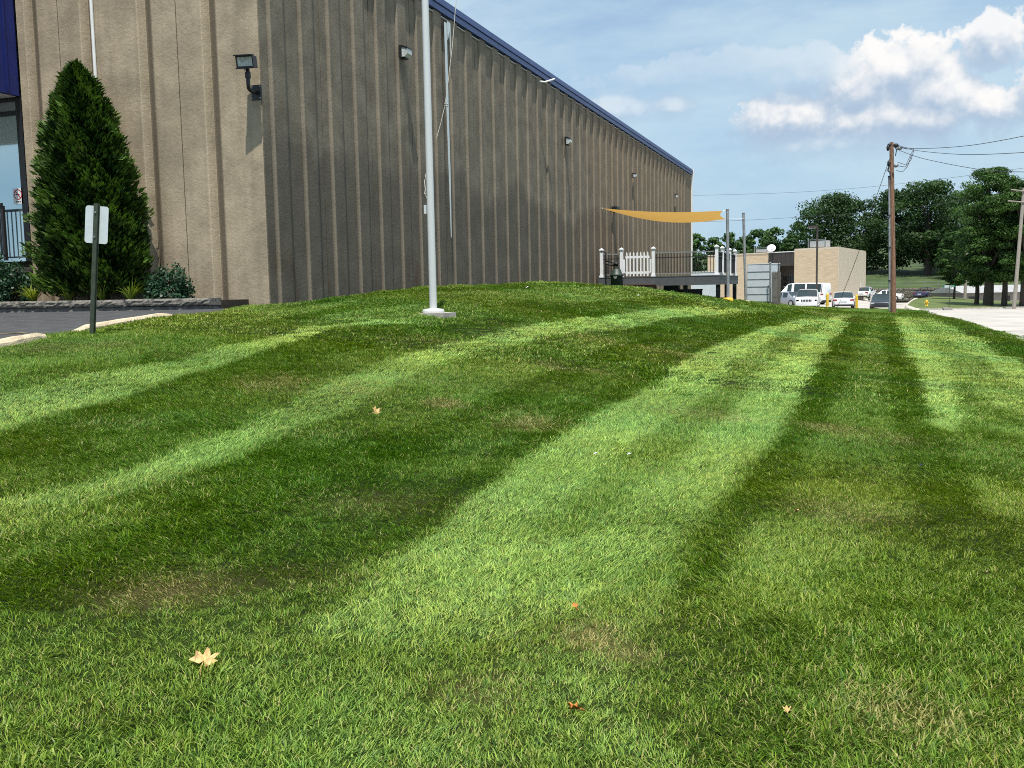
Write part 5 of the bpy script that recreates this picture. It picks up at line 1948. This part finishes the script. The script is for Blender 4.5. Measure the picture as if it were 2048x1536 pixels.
# ------------------------------------------------------------------ corner verge with hydrant, sign and slabs
vb = MB()
edge = [P(1808, 619, 97), P(1850, 622, 98), P(1905, 621, 98.5), P(1960, 624, 99), P(2048, 623, 100), P(2300, 622, 108)]
back = [P(1836, 597, 148), P(1868, 593, 146), P(1905, 594, 140), P(1960, 600, 136), P(2048, 604, 132), P(2300, 606, 140)]
nE = len(edge)
V_, F_ = [], []
rowsn = 8
for i in range(nE):
    for j in range(rowsn + 1):
        f = j / rowsn
        p = edge[i] + (back[i] - edge[i]) * f
        zst = float(pave_z(np.array([edge[i][0]]), np.array([edge[i][1]]))[0])
        zbk = back[i][2]
        zz = zst + .12 + (zbk - zst - .12) * f ** .8 + .25 * math.sin(math.pi * f)
        V_.append((p[0], p[1], zz))
for i in range(nE - 1):
    for j in range(rowsn):
        k = i * (rowsn + 1) + j
        F_.append((k, k + rowsn + 1, k + rowsn + 2, k + 1))
tag(put('verge', np_mesh('verge', V_, F_, M['far_grass'], None, True)), 'grass verge on the far street corner', kind='structure')
kp = [(p[0], p[1], float(pave_z(np.array([p[0]]), np.array([p[1]]))[0])) for p in edge]
kerb('verge_kerb', 'kerb along the far street corner', kp[::-1], .18, .14, M['kerb'])
kp2 = [(back[0][0], back[0][1], back[0][2] - .05), (kp[0][0], kp[0][1], kp[0][2])]
kerb('verge_side_kerb', 'pale kerb running back along the far road', kp2[::-1], .5, .14, M['kerb'])


def vz(x, y):
    best = min(range(len(V_)), key=lambda i: (V_[i][0] - x) ** 2 + (V_[i][1] - y) ** 2)
    return V_[best][2]


q = P(1853, 616, 103)
hy = thing('fire_hydrant', 'small yellow fire hydrant on the far grass verge', 'hydrant', (q[0], q[1], vz(q[0], q[1]) - .02))
MB().lathe([(.17, 0), (.17, .05), (.11, .06), (.11, .42), (.15, .43), (.15, .47), (.12, .52), (.07, .60), (.03, .62), (.03, .68)], (0, 0, 0), 14).build('barrel', M['yellow'], hy)
for a in (0, math.pi, -math.pi / 2):
    MB().cyl((0, 0, .34), (.22 * math.cos(a), .22 * math.sin(a), .34), .07, n=10).build('nozzle', M['yellow'], hy)
q = P(1898, 618, 100)
ss = thing('street_sign', 'green street name sign on a thin post by the far corner', 'sign', (q[0], q[1], vz(q[0], q[1]) - .05), R(YAW - 25))
hs_ = P(1898, 572, 100)[2] - (vz(q[0], q[1]) - .05)
MB().cyl((0, 0, 0), (0, 0, hs_ + .1), .035, n=8).build('post', M['post_green'], ss)
MB().box(-.62, -.012, hs_ - .12, .52, .012, hs_ + .10).build('name_blade', M['sign_green'], ss)
b = MB()
for k in range(7):
    b.box(-.42 + k * .12, -.0165, hs_ - .05, -.35 + k * .12, -.0125, hs_ + .03)
b.build('lettering', M['white_print'], ss)
Mq = Matrix.Rotation(R(65), 4, 'Z')
MB().box(-.05, -.012, hs_ - .16, .9, .012, hs_ + .08, Mq @ Matrix.Translation((-1.0, 0, 0))).build('cross_blade', M['sign_back'], ss)
# broken slabs by the kerb
for (x, y, d_, w, h, rot, lab) in ((1822, 621, 92, 1.3, .55, .35, 'tilted broken concrete slab beside the timber pole'), (1895, 621, 96, .9, .25, .1, 'dark storm drain slab on the far kerb'), (1836, 624, 90, .5, .3, -.5, 'small broken concrete chunk near the tilted slab')):
    q = P(x, y, d_)
    t = thing('concrete_slab', lab, 'slab', (q[0], q[1], float(pave_z(np.array([q[0]]), np.array([q[1]]))[0])), R(YAW) * .5)
    t.rotation_euler = (R(18), rot, R(12))
    b = MB()
    b.prism([(-w / 2, -.5, 0), (w * .42, -.55, 0), (w / 2, .35, 0), (w * .1, .55, 0), (-w * .45, .4, 0)], (0, 0, -.05), (0, 0, h * .6))
    b.build('slab_body', M['kerb'] if h > .26 else M['cap_stone'], t)

# ------------------------------------------------------------------ hill, stone wall, houses


def hill_z(X, Y):
    f = (Y - 163) / 90
    z = .35 + 8.5 * np.clip(f, 0, 2) ** 1.0
    side = sstep(X, -60, 20)
    z = z * (.6 + .4 * side)
    return z + .4 * np.sin(X * .08) * np.clip(f, 0, 1) - 3.0 * (1 - sstep(Y, 162.5, 163.5))


sheet('hill', 'mown grassy hillside behind the street', -200, 160, 160, 420, hill_z, M['hill_grass'], 2.0)
w0, w1 = P(1736, 590, 151.3), P(1893, 592, 147.6)
aw, Lw = frame_from(w0, w1)
sw = thing('stone_wall', 'rough stone retaining wall along the far road', 'stone wall', (w0[0], w0[1], -1.7), aw)
rr = np.random.default_rng(77)
stm = []
for i in range(6):
    vv, ff = rough_block(.95, .5, .48, .16, 300 + i)
    stm.append(MB().add(vv, ff).mesh('stone', M['stone_wall']))
for r_ in range(4):
    for k in range(int(Lw / 1.0)):
        put('stone', stm[rr.integers(6)], sw, (k * 1.0 + .5 * (r_ % 2), .05 * r_, r_ * .50))
fn = thing('rail_fence', 'thin dark wire fence on top of the stone wall', 'fence', (w0[0], w0[1], .3), aw)
for k in range(int(Lw / 2) + 1):
    MB().cyl((k * 2, .3, 0), (k * 2, .3, .95), .03, n=6).build('fence_post', M['galv'], fn)
for z_ in (.45, .9):
    MB().box(0, .28, z_, Lw, .32, z_ + .035).build('fence_rail', M['galv'], fn)


def house(label, x0, x1, ybase, ytop, d_, wall, roof, ridge):
    p0, p1 = P(x0, ybase, d_), P(x1, ybase, d_ + 3)
    a, L_ = frame_from(p0, p1)
    h = P(x0, ytop, d_)[2] - p0[2]
    t = thing('house', label, 'house', (p0[0], p0[1], p0[2] - .6), a, 'houses beyond the roadside trees')
    eave = h * .55 + .6
    MB().box(0, 0, 0, L_, 7, eave).build('wall', wall, t)
    b = MB()
    b.prism([(-.3, -.4, eave + .002), (-.3, 3.5, h + .6), (-.3, 7.4, eave + .002)], (0, 0, 0), (L_ + .6, 0, 0))
    b.build('roof', roof, t)
    for k in range(int(L_ / 3)):
        w_ = MB().box(1 + k * 3, -.03, eave - 1.5, 2.0 + k * 3, -.005, eave - .5).build('window', M['dark_glass'], t)
        MB().box(.93 + k * 3, -.05, eave - 1.57, 2.07 + k * 3, -.031, eave - 1.505).build('sill', M['white_metal'], w_)
    return t


house('low grey roofed house behind the roadside trunks', 1925, 2075, 604, 572, 140, M['house_wall'], M['roof_grey'], 0)
house('white gabled house glimpsed behind the street sign', 1888, 1922, 598, 566, 158, M['white_metal'], M['roof_grey'], 0)
house('pale house high on the hill beneath the oak', 1762, 1810, 541, 515, 205, M['white_metal'], M['roof_grey'], 0)

# ------------------------------------------------------------------ trees


def at(x, y, d_):
    return tuple(P(x, y, d_))


def topz(x, y, d_, bz):
    return P(x, y, d_)[2] - bz


def T_(name, label, x, ytop, ybase, d_, wpx, m, seed, **kw):
    b0 = P(x, ybase, d_)
    h = topz(x, ytop, d_, b0[2])
    return tree(name, label, tuple(b0), h, wpx / FPX * d_ * .5, m, seed, **kw)


GO = 'trees on the hillside'
T_('oak_tree', 'broad dark oak behind the light pole', 1662, 390, 560, 178, 175, M['oak'], 201, trunk_r=.55, nclump=95, nper=170, size=.40, group=GO, crown_lo=.08)
T_('oak_tree', 'dark spreading oak behind the timber pole', 1780, 382, 558, 176, 135, M['oak'], 203, trunk_r=.5, nclump=70, nper=170, size=.40, group=GO, crown_lo=.16)
T_('oak_tree', 'tallest dark oak with a stout trunk on the hillside', 1855, 364, 560, 168, 160, M['oak'], 205, trunk_r=.65, nclump=85, nper=170, size=.40, group=GO, crown_lo=.20, trunk_h=.3)
T_('oak_tree', 'dark oak filling the gap right behind the slim pole', 1718, 400, 562, 186, 135, M['oak'], 207, trunk_r=.45, nclump=50, nper=170, size=.40, group=GO, crown_lo=.12)
T_('oak_tree', 'dark oak between the tallest oak and the roadside trees', 1912, 386, 566, 175, 150, M['oak'], 209, trunk_r=.45, nclump=50, nper=170, size=.40, group=GO, crown_lo=.12)
for (x, yt, yb, d_, w, lab) in ((1940, 415, 585, 158, 130, 'dark tree filling the gap behind the slim feathery tree'), (2010, 400, 590, 155, 140, 'dark tree behind the leaning pole and feathery trees'),
                               (1886, 452, 572, 182, 90, 'lower dark tree just beyond the corner pole')):
    T_('oak_tree', lab, x, yt, yb, d_, w, M['oak'], 270 + x % 37, trunk_r=.4, nclump=60, nper=120, size=.42, group=GO, crown_lo=.03)
GF_ = 'far trees behind the brick building'
for i, (x, yt, w, lab) in enumerate(((1392, 468, 44, 'far tree just past the warehouse end'), (1425, 476, 46, 'low far tree above the deck railing'), (1462, 466, 52, 'far tree between the two sail posts'), (1508, 460, 56, 'far bright tree above the white storage trailer'),
                                     (1552, 455, 56, 'far tree above the satellite dish'), (1592, 446, 56, 'far tall tree beside the broad oak'), (1490, 474, 50, 'dark far tree low behind the second sail post'))):
    T_('far_tree', lab, x, yt, 545, 225 + 4 * i, w * 1.15, M['tree_far'] if i != 6 else M['oak'], 220 + i, trunk_r=.3, nclump=30, nper=80, size=.6, group=GF_, crown_lo=.05)
T_('conifer', 'dark feathery conifer behind the flat brown roof', 1580, 470, 545, 150, 70, M['oak'], 241, trunk_r=.3, nclump=44, nper=80, size=.42, crown_lo=.1, shape='cone')
T_('conifer', 'dark low conifer above the brick wall of the entrance', 1545, 480, 545, 152, 80, M['oak'], 243, trunk_r=.3, nclump=40, nper=80, size=.42, crown_lo=.1, shape='round')
GR = 'feathery trees along the far street'
T_('roadside_tree', 'tallest feathery roadside tree with a thick trunk', 1976, 336, 613, 104, 150, M['cypress'], 251, trunk_r=.52, nclump=125, nper=280, size=.20, group=GR, crown_lo=.20, trunk_h=.3)
T_('roadside_tree', 'slimmer feathery tree just before the thick trunk', 1953, 420, 610, 106, 95, M['cypress'], 253, trunk_r=.24, nclump=50, nper=280, size=.20, group=GR, crown_lo=.22)
T_('roadside_tree', 'feathery tree with twin looking trunk by the leaning pole', 2008, 368, 614, 103, 110, M['cypress'], 255, trunk_r=.30, nclump=80, nper=280, size=.20, group=GR, crown_lo=.22)
T_('roadside_tree', 'feathery tree at the very edge behind the leaning pole', 2044, 360, 616, 101, 130, M['cypress'], 257, trunk_r=.28, nclump=85, nper=280, size=.20, group=GR, crown_lo=.22)
T_('roadside_tree', 'feathery tree beyond the leaning pole mostly out of view', 2110, 350, 618, 103, 140, M['cypress'], 259, trunk_r=.3, nclump=50, nper=110, size=.32, group=GR, crown_lo=.2)
T_('roadside_tree', 'low bushy tree with hanging branches beside the vee arm pole', 1908, 462, 596, 122, 70, M['cypress'], 261, trunk_r=.14, nclump=50, nper=240, size=.20, group=GR, crown_lo=.18)


# ------------------------------------------------------------------ fallen leaves and litter
def maple(label, px, size, m, rot, tilt, seed, curl=.35):
    r = np.random.default_rng(seed)
    h = hit(np.array([px[0]], float), np.array([px[1]], float))[0]
    z = g1(h[0], h[1]) + .012 + size * .05
    pts = []
    lobes = [(90, 1.0), (40, .95), (140, .95), (-12, .75), (192, .75)]
    prof = [(-90, .12), (-60, .38), (-12, .80), (8, .48), (25, .60), (36, .86), (44, .95), (52, .74), (66, .60), (78, .82), (88, 1.0), (96, .92), (104, .74), (114, .60), (125, .72), (138, .92), (155, .60), (172, .48), (192, .80), (240, .38)]
    for a, q in prof:
        q *= r.uniform(.92, 1.08)
        x, y = q * math.cos(R(a)) * size * .5, q * math.sin(R(a)) * size * .5
        pts.append((x, y, curl * size * ((x / size) ** 2 * 1.6 + .35 * (y / size) ** 2) + r.normal(0, .075) * size))
    b = MB()
    n = len(pts)
    b.add([(0, 0, 0)] + pts, [(0, 1 + i, 1 + (i + 1) % n) for i in range(n)], True)
    o = thing('fallen_leaf', label, 'leaf', (h[0], h[1], z), R(rot), 'dry leaves fallen on the lawn')
    o.rotation_euler = (R(tilt[0]), R(tilt[1]), R(rot))
    b.build('blade', m, o)
    MB().tube([(0, 0, .002), (0, -size * .4, .004), (.01, -size * .62, .0)], .0018, 5).build('stalk', m, o)


maple('large tan dry maple leaf lying on the nearest grass', (408, 1332), .140, M['leaf_dry'], 25, (16, 14), 1, .62)
maple('orange brown dry leaf sunk in the nearest grass', (1152, 1424), .075, M['leaf_orange'], 120, (25, 10), 2, .6)
maple('curled tan leaf standing on a light stripe', (752, 828), .12, M['leaf_dry'], 60, (48, 12), 3, .8)
maple('small pale brown leaf on the dark middle stripe', (1592, 1028), .06, M['leaf_dry'], 250, (40, 0), 4, .6)
maple('tiny tan leaf near the bottom edge of the lawn', (1574, 1428), .045, M['leaf_dry'], 10, (20, 0), 5, .5)
maple('tiny rusty leaf among the grass of the middle lawn', (1150, 1218), .04, M['leaf_orange'], 40, (30, 0), 6, .5)
for (x, y, s_, m, lab) in ((1259, 917, .05, M['white_print'], 'small white paper scrap on the middle light stripe'), (1192, 916, .05, M['sign_back'], 'small grey paper scrap on the middle light stripe'),
                           (1056, 578, .16, M['white_print'], 'white litter scrap on the mound near the wall'), (1843, 939, .07, M['black'], 'small black scrap on the dark wide stripe'), (1278, 594, .16, M['white_print'], 'white litter scrap on the mound before the deck')):
    h = hit(np.array([x], float), np.array([y], float))[0]
    t = thing('litter_scrap', lab, 'litter', (h[0], h[1], g1(h[0], h[1]) + .035), R(30))
    MB().add([(-s_ / 2, -s_ * .3, 0), (s_ * .1, -s_ * .4, s_ * .2), (s_ / 2, s_ * .2, .0), (0, s_ * .35, s_ * .25)], [(0, 1, 2, 3)], True).build('scrap', m, t)
